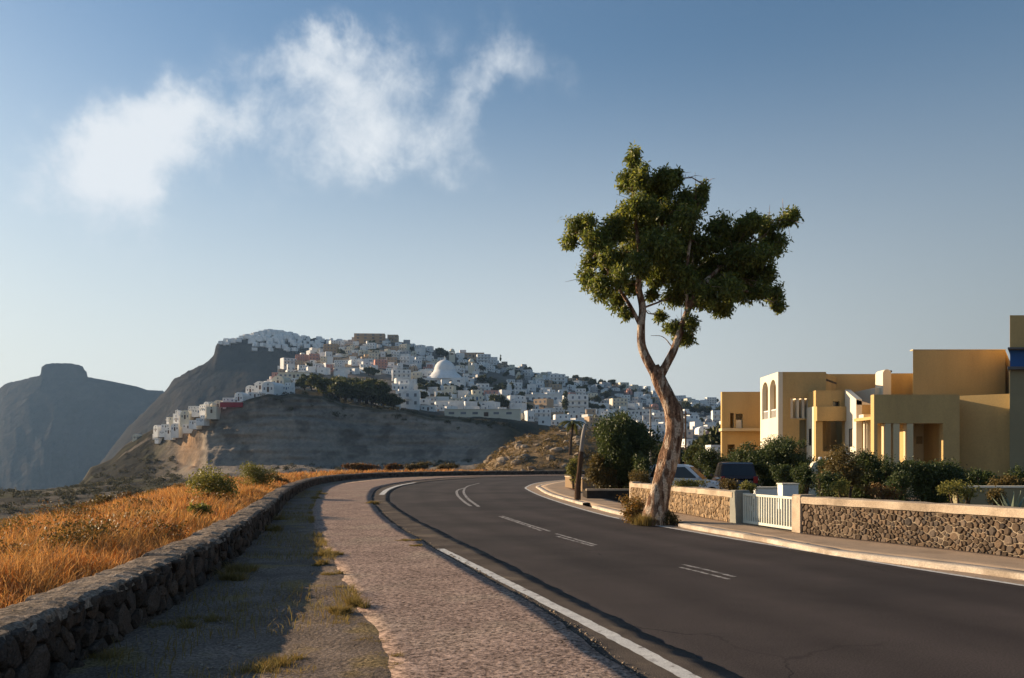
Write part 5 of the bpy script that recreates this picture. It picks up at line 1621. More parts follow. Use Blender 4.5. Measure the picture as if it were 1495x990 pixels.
hbox(x0o - 0.2, x1o + 0.2, dA + 1.5, dA + 1.6, gz(620, dA), gz(576, dA)).build('inner_wall', CR)
for uu in (1155, 1164, 1172, 1180, 1186):
    hbox(gx(uu, dA), gx(uu, dA) + 0.13, dA + 0.1, dA + 0.9, gz(611, dA), gz(581, dA) - 0.003).build('pier', MT['cream'])
hbox(gx(1158.5, dA), gx(1162, dA), dA + 1.46, dA + 1.498, gz(611, dA), gz(588, dA)).build('window', MT['glass'])
hbox(gx(1166.5, dA), gx(1170.5, dA), dA + 1.46, dA + 1.498, gz(611, dA), gz(586, dA)).build('window', MT['glass'])
hbox(gx(1167, dA), gx(1178, dA), dA + 0.24, dA + 0.27, 0.1, gz(613, dA)).build('window', MT['olive_wall'])
hskew(xa + 0.25, xaR, dA + 0.28, ya1 + 4, zA - 0.42, zA - 0.3).build('roof', MT['slab'])
hskew(xaR - 0.3, xaR, dA + 0.28, ya1 + 4, -0.3, zA - 0.002).build('wall', OC)
# set back roof storey to the right of the tower
dA2 = 46.5
hskew(xaR - 0.2, gx(1291, dA2), dA2, dA2 + 6, -0.3, gz(546, dA2)).build('wall', OC, bevel=BV)
# --- block B
dB = 42.4
xb0, xb1, zB = gx(1191, dB), gx(1236, dB), gz(570, dB)
hwall(xb0, xb1, -0.3, zB, dB, 0.3, [(gx(1216, dB), gx(1226, dB), gz(593, dB), gz(586, dB)), (gx(1201, dB), gx(1233, dB), gz(659, dB), gz(614, dB))]).build('wall', OC)
hwall2 = HB()
hwall2.box(xb0, xb0 + 0.25, dB + 0.3, dA + 0.02, -0.3, gz(593, dB))
hwall2.build('side_wall', MT['cream'])
hbox(xb0 + 0.06, xb0 + 0.3, dB + 0.3, dA + 0.0, gz(593, dB), zB - 0.002).build('side_wall', OC)
hbox(xb0 - 0.015, xb0 + 0.02, dB + 0.62, dB + 0.95, gz(650, dB), gz(625, dB)).build('window', MT['glass'])
hbox(gx(1216, dB), gx(1226, dB), dB + 0.2, dB + 0.24, gz(593, dB), gz(586, dB)).build('window', MT['glass'])
hbox(gx(1200, dB) - 0.3, gx(1234, dB) + 0.1, dB + 2.2, dB + 2.3, 0, gz(605, dB)).build('inner_wall', MT['ochre'])
hbox(xb0 + 0.3, xb1, dB + 0.3, dB + 2.2, gz(608, dB), gz(606, dB)).build('floor_slab', CR)
hbox(xb0 - 0.05, xb1, dB - 0.30, dB - 0.002, gz(615, dB), gz(594, dB)).build('balcony_parapet', OC, bevel=BV)
hbox(xb0 + 0.3, xb1, dB + 0.3, dB + 1.2, zB - 0.4, zB - 0.3).build('roof', MT['slab'])
# --- block C with the sloping parapet
dC = 40.9
xc0 = gx(1250, dC)
yc1 = min(xc0 / ((1233.5 - CX) / F), dB - 0.01)
mb = HB()
zc_b, zc_f = gz(569, yc1), gz(583, dC)
mb.add([(xc0, dC, -0.3), (xc0, yc1, -0.3), (xc0, yc1, zc_b), (xc0, dC, zc_f), (xc0 + 0.3, dC, -0.3), (xc0 + 0.3, yc1, -0.3), (xc0 + 0.3, yc1, zc_b), (xc0 + 0.3, dC, zc_f)],
       [(0, 3, 2, 1), (4, 5, 6, 7), (0, 4, 7, 3), (3, 7, 6, 2), (1, 2, 6, 5), (0, 1, 5, 4)])
mb.build('sloping_wall', MT['cream'])
mb = HB()
xc1 = gx(1272, dC)
mb.add([(xc0 + 0.002, dC, gz(591, dC)), (xc0 + 0.002, yc1, gz(591, dC)), (xc0 + 0.002, yc1, zc_b - 0.01), (xc0 + 0.002, dC, zc_f - 0.01), (xc1, dC, gz(591, dC)), (xc1, yc1, gz(591, dC)), (xc1, yc1, gz(589, dC)), (xc1, dC, gz(590, dC))],
       [(0, 3, 2, 1), (4, 5, 6, 7), (0, 4, 7, 3), (3, 7, 6, 2), (1, 2, 6, 5), (0, 1, 5, 4)])
mb.build('sloping_coping', MT['cream'])
hwall(xc0 + 0.3, xc1 + 1.0, -0.3, gz(591.2, dC), dC + 0.02, 0.3, [(gx(1261, dC), gx(1271, dC), 0.1, gz(612, dC))]).build('wall', OC)
hbox(xc0 - 0.014, xc0 + 0.02, dC + 0.45, dC + 0.85, gz(652, dC), gz(625, dC)).build('window', MT['glass'])
for uu in (1262, 1267):
    hbox(gx(uu, dC - 0.5), gx(uu, dC - 0.5) + 0.12, dC - 0.5, dC - 0.38, -0.1, gz(612, dC - 0.5)).build('post', MT['cream'])
hbox(gx(1260, dC - 0.55), gx(1271, dC - 0.55), dC - 0.6, dC + 0.01, gz(612, dC), gz(606, dC)).build('canopy', MT['cream'])
hbox(gx(1250, dC) + 0.4, xc1 + 1.0, dC + 1.9, dC + 2.0, 0, gz(600, dC)).build('inner_wall', OC)
# --- block D with the portico
dD = 38.3
xd0, xd1, zD = gx(1276, dD), gx(1401, dD), gz(576, dD)
zo = gz(618, dD)
zcap = gz(690, dD)
hwall(xd0, xd1, -0.3, zD, dD, 0.36, [(gx(1281, dD), gx(1377, dD), 0.05, zo)]).build('wall', OC)
# the portico behind the opening
hbox(gx(1281, dD + 2.4), gx(1377, dD) + 0.4, dD + 2.4, dD + 2.5, 0, zo + 0.4).build('inner_wall', CR)
hbox(gx(1377, dD) + 0.3, gx(1377, dD) + 0.4, dD + 0.36, dD + 2.4, 0, zo + 0.4).build('inner_wall', OC)
hbox(gx(1281, dD) - 0.1, gx(1377, dD) + 0.3, dD + 0.36, dD + 2.4, zo + 0.2, zo + 0.35).build('ceiling', OC)
hbox(gx(1276, dD), xd1, dD - 0.2, dD + 2.4, -0.1, 0.05).build('floor_slab', MT['pale_pavement'])
for uu in (1292.5, 1305, 1325):
    hbox(gx(uu, dD), gx(uu, dD) + 0.30, dD + 0.03, dD + 0.42, 0.05, zo + 0.001).build('column', MT['ochre_pale'], bevel=BV)
hbox(gx(1333, dD), gx(1333, dD) + 0.12, dD + 0.9, dD + 2.4, 0.05, zo + 0.2).build('partition', OC)
hbox(gx(1339, dD + 2.3), gx(1347.5, dD + 2.3), dD + 2.34, dD + 2.399, gz(648, dD + 2.3), gz(637, dD + 2.3)).build('plaque', MT['plaque'])
lam = HB().lathe([(0.001, 0), (0.11, 0.0), (0.14, 0.05), (0.14, 0.12), (0.08, 0.18), (0.001, 0.19)], (gx(1356, dD + 2.3), dD + 2.27, gz(645, dD + 2.3)), 14)
lam.build('wall_lamp', MT['black'])
hskew(xd1 - 0.36, xd1, dD + 0.36, dD + 3, -0.3, zD - 0.003, 0.3).build('wall', OC)
hskew(xd0 + 0.01, xd0 + 0.36, dD + 0.36, dD + 2.9, zo + 0.0, zD - 0.003).build('wall', OC)
hskew(xd0 + 0.36, xd1 - 0.36, dD + 0.36, dD + 3, zD - 0.5, zD - 0.35, 0.5).build('roof', MT['slab'])
# --- stepped pieces and chimney behind D
dE = 44.5
hskew(gx(1286, dE), gx(1336, dE), dE, dE + 5, 2.0, gz(545, dE)).build('wall', OC, bevel=BV)
hbox(gx(1277.5, dE - 0.6), gx(1288, dE - 0.6), dE - 0.6, dE + 2, 2.0, gz(566, dE - 0.6)).build('wall', MT['cream'], bevel=BV)
dch = 43.6
cx0, cx1 = gx(1289, dch), gx(1301, dch)
mb = HB()
pl_ = [(cx0, 3.0), (cx1, 3.0), (cx1, gz(545, dch))] + [((cx0 + cx1) / 2 + (cx1 - cx0) / 2 * math.cos(a), gz(545, dch) + 0.22 * math.sin(a)) for a in np.linspace(0.2, math.pi - 0.2, 7)] + [(cx0, gz(545, dch))]
mb.prism(pl_, dch, dch + 0.9)
mb.build('chimney', MT['cream'])
hbox(cx1 - 0.02, cx1 + 0.1, dch + 0.1, dch + 0.8, gz(543, dch), gz(540.5, dch)).build('chimney_cap', MT['slab'])
# --- big block F
dF = 41.5
hskew(gx(1332.7, dF), gx(1468, dF), dF, dF + 9, 1.0, gz(511.5, dF)).build('wall', OC, bevel=BV)
hbox(gx(1332.7, dF) + 0.0, gx(1468, dF), dF - 0.015, dF + 0.3, gz(511.5, dF), gz(511.5, dF) + 0.05).build('parapet_cap', CR)
mb = HB().tube([(gx(1437, dF), dF + 0.8, gz(512, dF)), (gx(1437, dF), dF + 0.8, gz(507.5, dF))], [0.08, 0.08], 8)
mb.build('vent_pipe', MT['slab'])
# --- plain angled wall between D and G
beta = R(36)
xs0, ys0 = xd1 - 0.05, dD + 2.0
tb = math.tan(beta)
kx = (1475 - CX) / F
ys1 = (ys0 + tb * xs0) / (1 + tb * kx)
xs1 = kx * ys1
mb = HB()
zt_ = gz(577, ys0 - 1.0)
nv = Vector((math.sin(beta), math.cos(beta))) * 0.3
mb.add([(xs0, ys0, -0.3), (xs1, ys1, -0.3), (xs1, ys1, zt_), (xs0, ys0, zt_), (xs0 + nv.x, ys0 + nv.y, -0.3), (xs1 + nv.x, ys1 + nv.y, -0.3), (xs1 + nv.x, ys1 + nv.y, zt_), (xs0 + nv.x, ys0 + nv.y, zt_)],
       [(0, 1, 2, 3), (7, 6, 5, 4), (3, 2, 6, 7), (0, 3, 7, 4), (1, 5, 6, 2), (0, 4, 5, 1)])
mb.build('angled_wall', OC)
# --- right tower G with the blue band
dG = ys1 - 0.6
gx0 = gx(1474, dG)
hskew(gx0, gx0 + 7, dG, dG + 6, -0.3, gz(537, dG)).build('wall', MT['olive_wall'], bevel=BV)
hskew(gx0 + 0.05, gx0 + 7, dG + 0.05, dG + 6, gz(535.5, dG), gz(511, dG)).build('blue_band', MT['blue_paint'])
hskew(gx0 - 0.28, gx0 + 7, dG - 0.28, dG + 6, gz(540.5, dG), gz(536, dG)).build('roof_slab', MT['slab'], bevel=BV)
hskew(gx0 - 0.25, gx0 + 7, dG - 0.25, dG + 6, gz(511.2, dG), gz(508, dG)).build('roof_slab', MT['slab'], bevel=BV)
hskew(gx0 + 0.02, gx0 + 7, dG + 0.02, dG + 6, gz(508, dG), gz(460, dG)).build('wall', OC, bevel=BV)

# small white terrace wall, planter block in the garden
o = empty('terrace_wall', (gx(1208, 34), 34.0, 0))
tag(o, 'low white terrace wall with rounded end in front of the hotel recess', 'wall')
mb = MB()
w = 48 * 34 / F
prof = [(-w / 2, -0.2), (w / 2, -0.2), (w / 2, 1.72), (-w / 2 + 0.35, 1.72), (-w / 2 + 0.1, 1.62), (-w / 2, 1.4)]
mb.prism([(a, b) for a, b in prof], 0, 0.3)
mb.build('wall', MT['cream'], o, bevel=0.02)
for k, q in enumerate((-0.25, 0.0, 0.3)):
    mb = MB().lathe([(0.001, 0), (0.07, 0), (0.09, 0.1), (0.06, 0.16), (0.001, 0.16)], (q, 0.15, 1.722), 10)
    mb.build('flower_pot', MT['white'], o)
o = empty('gate_block', (gx(1153, 22.4), 22.4, 0))
tag(o, 'white rendered meter block standing just inside the gate', 'block')
MB().box(-0.2, 0.25, 0, 0.45, -0.05, 1.02).build('block', MT['white'], o, bevel=0.02)
MB().box(-0.22, 0.27, -0.02, 0.47, 1.02, 1.06).build('cap', MT['cream'], o, bevel=0.01)
o = empty('garden_ramp_wall', (gx(1125, 24.0), 24.0, 0))
tag(o, 'long low white wall edge running behind the gate', 'wall')
MB().box(-0.45, 0.45, 0, 0.25, -0.05, 0.86).build('wall', MT['white'], o, bevel=0.02)
MB().box(-0.48, 0.48, -0.03, 0.28, 0.86, 0.91).build('coping', MT['cream'], o, bevel=0.01)
o = empty('planter', (gx(1470, 19.5), 19.5, 0))
tag(o, 'long low pale planter edge below the olive hotel tower', 'planter')
MB().box(-1.2, 1.6, 0, 0.25, -0.05, 1.02).build('wall', MT['olive_wall'], o, bevel=0.02)
MB().box(-1.24, 1.64, -0.03, 0.28, 1.02, 1.07).build('coping', MT['cream'], o, bevel=0.01)
# paved forecourt
struct(MB().add([(gx(990, 30) , 27.5, -0.02), (gx(1165, 22), 19.5, -0.02), (40, 19.5, -0.02), (40, 60, -0.02), (gx(990, 60), 60, -0.02)], [(0, 1, 2, 3, 4)]).build('forecourt', MT['dirt']), 'paved forecourt of the hotel')

# ================================================================== CARS
def car(name, label, d, u, rz, paint, tall=1.0, long_=4.0, hatch=True, wid=1.70, z0=0.0):
    c = empty(name, (gx(u, d), d, z0), rz)
    tag(c, label, 'car')
    L2, W2 = long_ / 2, wid / 2
    belt, roof, sill = 0.86 * tall, 1.46 * tall, 0.22
    # body: lofted cross-sections along x
    st = [(-L2, .30, .62, .86), (-L2 + .06, .24, .74 * tall, .93), (-L2 + .30, .20, belt, .985), (-0.9, .20, belt, 1.0), (0.4, .20, belt - .01, 1.0), (L2 - 1.05, .20, belt - .05, .99), (L2 - .55, .20, belt - .13, .95), (L2 - .14, .22, belt - .24, .86), (L2, .30, .56, .74)]
    mb = MB()
    vs, k = [], 10
    for (x, zb, zt, wf) in st:
        w = W2 * wf
        ring = [(-w * .86, zb), (-w, zb + .12), (-w * 1.0, (zb + zt) / 2), (-w * .975, zt - .05), (-w * .90, zt), (w * .90, zt), (w * .975, zt - .05), (w, (zb + zt) / 2), (w, zb + .12), (w * .86, zb)]
        vs += [(x, y, z) for y, z in ring]
    fs = []
    for i in range(len(st) - 1):
        for j in range(k):
            j2 = (j + 1) % k
            fs.append((i * k + j, (i + 1) * k + j, (i + 1) * k + j2, i * k + j2))
    fs += [tuple(range(k)), tuple((len(st) - 1) * k + j for j in range(k - 1, -1, -1))]
    mb.add(vs, fs)
    body = mb.build('body', paint, c, smooth=True)
    m_ = body.modifiers.new('split', 'EDGE_SPLIT')
    m_.split_angle = R(35)
    # cabin
    xb0_, xb1_ = -L2 + .16, L2 - 1.12
    xt0, xt1 = -L2 + .52, L2 - 1.95
    wb, wt = W2 * .90, W2 * .74
    mb = MB()
    zr = roof
    sec = [(xb0_, belt - .03, wb), (xb0_ + (xt0 - xb0_) * .85, zr - .07, wt * 1.03), (xt0 + .12, zr - .01, wt), ((xt0 + xt1) / 2, zr + .02, wt), (xt1 - .05, zr - .015, wt), (xt1 + .18, zr - .09, wt * 1.03), (xb1_, belt - .06, wb)]
    top = [(x, -w, z) for x, z, w in sec] + [(x, w, z) for x, z, w in sec]
    n = len(sec)
    bot = [(x, s * wb, belt - .06) for s in (-1, 1) for x, z, w in sec]
    mb.add(top + bot, [(i, i + 1, n + i + 1, n + i) for i in range(n - 1)] + [(2 * n + i, 2 * n + i + 1, i + 1, i) for i in range(n - 1)] + [(n + i, n + i + 1, 3 * n + i + 1, 3 * n + i) for i in range(n - 1)])
    mb.build('cabin', paint, c)
    def pane(name_, pts, off):
        P = [Vector(p) for p in pts]
        nn = (P[1] - P[0]).cross(P[2] - P[0]).normalized()
        if nn.dot(Vector(off)) < 0:
            nn = -nn
        q = [p + nn * .012 for p in P]
        b = [p - nn * .01 for p in P]
        k_ = len(P)
        MB().add(q + b, [tuple(range(k_)), tuple(range(2 * k_ - 1, k_ - 1, -1))] + [(i, (i + 1) % k_, (i + 1) % k_ + k_, i + k_) for i in range(k_)]).build(name_, MT['glass'], c)
    def sidept(x, t):
        return wb + (wt - wb) * t
    for s in (-1, 1):
        def P_(x, t):
            return (x, s * (wb + (wt - wb) * t + .004), belt - .05 + (zr - belt + .03) * t)
        mid = (xt0 + xt1) / 2 - .05
        pane('side_window', [P_(xb0_ + .30, .18), P_(mid - .04, .16), P_(mid - .04, .86), P_(xt0 + .12, .86)], (0, s, 0))
        pane('side_window', [P_(mid + .04, .16), P_(xb1_ - .26, .14), P_(xt1 + .02, .86), P_(mid + .04, .86)], (0, s, 0))
        mb = MB().box(L2 - 1.42, L2 - 1.28, s * (W2 * .93), s * (W2 * .93) + s * .16, belt + .02, belt + .13) if s > 0 else MB().box(L2 - 1.42, L2 - 1.28, -W2 * .93 - .16, -W2 * .93, belt + .02, belt + .13)
        mb.build('mirror', paint, c, bevel=.02)
        MB().box(L2 - .16, L2 - .02, s * W2 * .62 - .14, s * W2 * .62 + .14, .56, .69).build('headlight', MT['clear_lamp'], c, bevel=.02)
        MB().box(-L2 - .015, -L2 + .12, s * W2 * .80 - .09, s * W2 * .80 + .09, .66 * tall, .92 * tall).build('tail_light', MT['red_lamp'], c, bevel=.02)
        for x in (-L2 + .72, L2 - .78):
            wh = empty('wheel', (x, s * (W2 - .10), .31), 0, c)
            MB().lathe([(.19, -.10), (.29, -.10), (.31, -.06), (.31, .06), (.29, .10), (.19, .10), (.19, -.10)], (0, 0, 0), 24).build('tyre', MT['tyre'], wh, smooth=True)
            MB().lathe([(.001, .075), (.05, .085), (.16, .06), (.195, .07), (.195, -.07), (.001, -.07)], (0, 0, 0), 18).build('rim', MT['rim'], wh)
            wh.rotation_euler = (R(90) if s < 0 else R(-90), 0, 0)
    w0, w1 = sec[0], sec[1]
    pane('rear_window', [(w0[0] + (w1[0] - w0[0]) * .20, -wb * .86, w0[1] + (w1[1] - w0[1]) * .20), (w0[0] + (w1[0] - w0[0]) * .20, wb * .86, w0[1] + (w1[1] - w0[1]) * .20), (w0[0] + (w1[0] - w0[0]) * .92, wt * .9, w0[1] + (w1[1] - w0[1]) * .92), (w0[0] + (w1[0] - w0[0]) * .92, -wt * .9, w0[1] + (w1[1] - w0[1]) * .92)], (-1, 0, .4))
    w0, w1 = sec[-1], sec[-2]
    pane('windscreen', [(w0[0] + (w1[0] - w0[0]) * .10, -wb * .90, w0[1] + (w1[1] - w0[1]) * .10), (w0[0] + (w1[0] - w0[0]) * .10, wb * .90, w0[1] + (w1[1] - w0[1]) * .10), (w0[0] + (w1[0] - w0[0]) * .94, wt * .93, w0[1] + (w1[1] - w0[1]) * .94), (w0[0] + (w1[0] - w0[0]) * .94, -wt * .93, w0[1] + (w1[1] - w0[1]) * .94)], (1, 0, .4))
    MB().box(-L2 - .05, -L2 + .10, -W2 * .84, W2 * .84, .30, .46).build('bumper', paint, c, bevel=.03)
    MB().box(-L2 - .06, -L2 - .048, -.25, .25, .50, .61).build('number_plate', MT['white'], c)
    return c
car('parked_car', 'silver hatchback parked behind the stone wall beside the dark car', 35.0, 1003, R(-22), MT['silver'], 1.07, 3.9, z0=0.0)
car('parked_car', 'dark maroon tall car parked with its rear window towards the wall', 36.5, 1070, R(82), MT['dark_car'], 1.13, 4.1, wid=1.72, z0=0.0)
car('parked_car', 'white car mostly hidden by bushes behind the gate', 44.0, 1116, R(165), MT['white_car'], 0.88, 3.8, z0=0.0)

# ================================================================== THE TOWN
rg = random.Random(21)
WIN = {}
def unit_box(name, w, d, h, matl):
    key = (name, w, d, h, matl.name)
    if key not in WIN:
        WIN[key] = MB().box(-w / 2, w / 2, -d / 2, d / 2, 0, h).mesh(name, matl)
    return WIN[key]
def parapet_block(mb, x0, x1, y0, y1, z0, z1, rim=0.28, drop=0.45):
    """flat-roofed block: walls with a raised parapet round a sunk roof"""
    o = [(x0, y0), (x1, y0), (x1, y1), (x0, y1)]
    i = [(x0 + rim, y0 + rim), (x1 - rim, y0 + rim), (x1 - rim, y1 - rim), (x0 + rim, y1 - rim)]
    vs = [(a, b, z0) for a, b in o] + [(a, b, z1) for a, b in o] + [(a, b, z1) for a, b in i] + [(a, b, z1 - drop) for a, b in i]
    fs = []
    for k in range(4):
        k2 = (k + 1) % 4
        fs += [(k, k2, 4 + k2, 4 + k), (4 + k, 4 + k2, 8 + k2, 8 + k), (8 + k, 8 + k2, 12 + k2, 12 + k)]
    fs.append((12, 13, 14, 15))
    mb.add(vs, fs)
def dome_prof(r, h, n=7):
    return [(r * math.cos(a), h * math.sin(a)) for a in np.linspace(0, math.pi / 2, n)]
FND = -4.0
def proto_flat():
    w = MB(); parapet_block(w, -4, 4, -3.5, 3.5, FND, 3.3)
    s = [('wall', w.mesh('wall', MT['white']), None)]
    s += [('window', unit_box('window', 0.9, 0.1, 1.1, MT['pane']), (x, -3.5, 1.1)) for x in (-2.6, 2.4)]
    s += [('door', unit_box('door', 0.95, 0.1, 2.1, MT['wooddoor']), (0.2, -3.5, 0.0)), ('window', unit_box('window', 0.1, 0.9, 1.0, MT['pane']), (-4, 0.5, 1.1))]
    return s, 8, 3.3, 'flat roofed one storey house', 'small_house'
def proto_two():
    w = MB(); parapet_block(w, -4.5, 4.5, -3.5, 3.5, FND, 6.3)
    s = [('wall', w.mesh('wall', MT['white']), None)]
    s += [('window', unit_box('window', 0.95, 0.1, 1.25, MT['pane']), (x, -3.5, z)) for x in (-3, 0, 3) for z in (1.0, 4.0)]
    s += [('window', unit_box('window', 0.1, 0.9, 1.2, MT['pane']), (-4.5, 0, z)) for z in (1.0, 4.0)]
    b = MB().box(-4.4, 1.0, -4.5, -3.51, 2.95, 3.12).box(-4.4, 1.0, -4.5, -4.42, 3.12, 3.9)
    s.append(('balcony', b.mesh('balcony', MT['white']), None))
    return s, 9, 6.3, 'two storey flat roofed house with balcony', 'two_storey_house'
def proto_step():
    w = MB(); parapet_block(w, -5, 5, -4, 4, FND, 3.4); 
    u_ = MB(); parapet_block(u_, -1.2, 4.7, -2, 3.9, 2.9, 6.4)
    s = [('lower_wall', w.mesh('lower_wall', MT['white']), None), ('upper_wall', u_.mesh('upper_wall', MT['white']), None)]
    s += [('window', unit_box('window', 0.9, 0.1, 1.2, MT['pane']), (x, -4, 1.0)) for x in (-3.5, -1, 3.4)]
    s += [('window', unit_box('window', 0.9, 0.1, 1.2, MT['pane']), (x, -2, 4.3)) for x in (0.2, 3.2)]
    s += [('door', unit_box('door', 1.0, 0.1, 2.1, MT['blueshutter']), (1.4, -4, 0.0))]
    return s, 10, 6.4, 'stepped two level house with roof terrace', 'stepped_house'
def proto_vault():
    w = MB()
    n = 9
    arc = [(2.9 * math.cos(a), 2.6 + 1.9 * math.sin(a)) for a in np.linspace(0, math.pi, n)]
    w.prism([(-2.9, FND), (2.9, FND)] + arc, -4.5, 4.5)
    s = [('vaulted_wall', w.mesh('vaulted_wall', MT['white']), None), ('door', unit_box('door', 1.0, 0.1, 2.2, MT['wooddoor']), (0, -4.5, 0)), ('window', unit_box('window', 0.7, 0.1, 0.8, MT['pane']), (0, -4.5, 2.8))]
    s += [('window', unit_box('window', 0.7, 0.1, 1.1, MT['pane']), (x, -4.5, 0.9)) for x in (-1.7, 1.7)]
    return s, 5.8, 4.5, 'barrel vaulted house', 'vaulted_house'
def proto_long():
    w = MB(); parapet_block(w, -9, 9, -4, 4, FND, 3.6)
    s = [('wall', w.mesh('wall', MT['white']), None)]
    s += [('window', unit_box('window', 1.3, 0.1, 1.2, MT['pane']), (x, -4, 1.1)) for x in (-7.4, -4.6, -1.8, 3.2, 6.2)]
    s += [('door', unit_box('door', 1.1, 0.1, 2.2, MT['wooddoor']), (0.8, -4, 0))]
    c = MB().box(-9.25, 9.25, -4.3, -3.6, 3.6, 3.8)
    s.append(('eave', c.mesh('eave', MT['white']), None))
    return s, 18, 3.7, 'long low building', 'long_building'
def proto_block():
    w = MB(); parapet_block(w, -7, 7, -4.5, 4.5, FND, 9.4)
    s = [('wall', w.mesh('wall', MT['white']), None)]
    s += [('window', unit_box('window', 1.1, 0.1, 1.5, MT['pane']), (x, -4.5, z)) for x in (-5.2, -1.8, 1.8, 5.2) for z in (0.8, 3.9, 7.0)]
    bm = MB().box(-6.8, 6.8, -5.6, -4.51, 0, 0.16).box(-6.8, 6.8, -5.6, -5.5, 0.16, 0.95).mesh('balcony', MT['white'])
    s += [('balcony', bm, (0, 0, z)) for z in (2.9, 6.0)]
    return s, 14, 9.4, 'three storey block with long balconies', 'apartment_block'
def proto_chapel():
    w = MB(); parapet_block(w, -3.2, 3.2, -4.5, 4.5, FND, 4.2, 0.25, 0.3)
    d = MB().lathe([(2.2, 0), (2.2, 0.9)] + [(r, 0.9 + z) for r, z in dome_prof(2.25, 2.0)], (0, 0.6, 4.0), 18)
    b = MB().box(-1.4, -0.8, -4.4, -4.0, 4.2, 6.2).box(0.8, 1.4, -4.4, -4.0, 4.2, 6.2).box(-1.5, 1.5, -4.42, -3.98, 6.2, 6.8).box(-0.3, 0.3, -4.4, -4.0, 6.8, 7.4)
    s = [('wall', w.mesh('wall', MT['white']), None), ('dome', d.mesh('dome', MT['white'], True), None), ('bell_arch', b.mesh('bell_arch', MT['white']), None),
         ('door', unit_box('door', 1.2, 0.1, 2.4, MT['wooddoor']), (0, -4.5, 0)), ('window', unit_box('window', 0.7, 0.1, 1.1, MT['pane']), (0, -4.5, 2.9))]
    return s, 6.4, 7.0, 'domed chapel with bell arch', 'chapel'
PR = dict(flat=proto_flat(), two=proto_two(), step=proto_step(), vault=proto_vault(), long=proto_long(), block=proto_block(), chapel=proto_chapel())
WALLISH = ('wall', 'lower_wall', 'upper_wall', 'vaulted_wall', 'balcony', 'dome', 'bell_arch', 'eave')
COLW = dict(white='white', cream='cream', pink='pink', tan='tan', grey='greyhouse')
TALLY = {}
ZONES = {}
def house(kind, col, x, y, z, rz, sc, where, label=None, group=None, stretch=1.0):
    spec, w, h, desc, nm = PR[kind]
    o = empty(nm, (x, y, z), rz)
    o.scale = (sc * stretch, sc, sc)
    lab = label or f'{col} {desc} {where}'
    tag(o, lab, 'chapel' if kind == 'chapel' else ('building' if kind in ('long', 'block') else 'house'), group or ('houses ' + where))
    for (pn, me, loc) in spec:
        c = bpy.data.objects.new(pn, me)
        link(c, o)
        if loc:
            c.location = loc
        if col != 'white' and pn in WALLISH:
            c.material_slots[0].link = 'OBJECT'
            c.material_slots[0].material = MT[COLW[col]]
    return o
def hill_t(u, v):
    """distance on the town hill seen at a picture point"""
    hb_, hs_ = float(I(np.array([u]), hill_base)[0]), float(I(np.array([u]), hill_sky)[0])
    k = (hb_ - v) / max(hb_ - hs_, 1e-3)
    return H0 + (H1 - H0) * min(max(k, 0.0), 1.0)
taken = []
def put(kind, col, u, v, wpx, where, label=None, rz=None, d=None, stretch=1.0):
    """house whose base centre is at picture point u, v on the hill and wpx wide"""
    d = d or hill_t(u, v)
    spec, w, h, *_ = PR[kind]
    sc = wpx * d / F / w
    x = gx(u, d)
    z = terrain_z(u, d)
    taken.append((u, v, wpx * stretch, h * sc / d * F))
    return house(kind, col, x, d, z - 0.2, rg.uniform(-0.25, 0.25) if rz is None else rz, sc, where, label, stretch=stretch)
ONTOP, MID, LOW, CAS, EAST = 'on the crest of the town hill', 'on the middle slope of the town hill', 'along the foot of the town hill', 'stepping down the cliff edge', 'on the low end of the town hill'
# features one can name
put('block', 'tan', 540, 501, 20, ONTOP, 'long brown three storey building standing highest on the hill crest', 0.05, stretch=2.2)
put('two', 'tan', 574, 500, 15, ONTOP, 'brown house beside the highest brown building', 0.0)
put('block', 'pink', 441, 528, 16, MID, 'pink three storey house at the left shoulder of the hill', -0.3)
put('two', 'pink', 459, 527, 14, MID, 'dark pink two storey house next to the pink house', 0.1)
put('block', 'tan', 484, 516, 20, ONTOP, 'tan block behind the pink houses', -0.1)
put('long', 'tan', 690, 523, 34, ONTOP, 'long tan building beside the dark crest tree', 0.0)
put('long', 'cream', 430, 552, 42, MID, 'cream long building above the cliff beside the pines', 0.0)
put('long', 'white', 640, 594, 44, LOW, 'long white building with a row of dark windows above the lower terrace', 0.0, stretch=1.7)
put('long', 'cream', 705, 609, 50, LOW, 'longest low cream building at the cliff rim', 0.02, stretch=2.2)
put('block', 'white', 790, 617, 28, LOW, 'white three storey block at the end of the cliff rim row', 0.0)
put('two', 'white', 596, 597, 34, LOW, 'bluish white house at the cliff rim beside the pines', 0.05)
put('long', 'white', 792, 587, 54, MID, 'long white building below the hedge line', 0.0)
put('block', 'white', 840, 600, 36, LOW, 'big white block beside the dark cypress', 0.0)
put('step', 'white', 528, 588, 14, LOW, 'tiny white house under the pines at the cliff rim', 0.1)
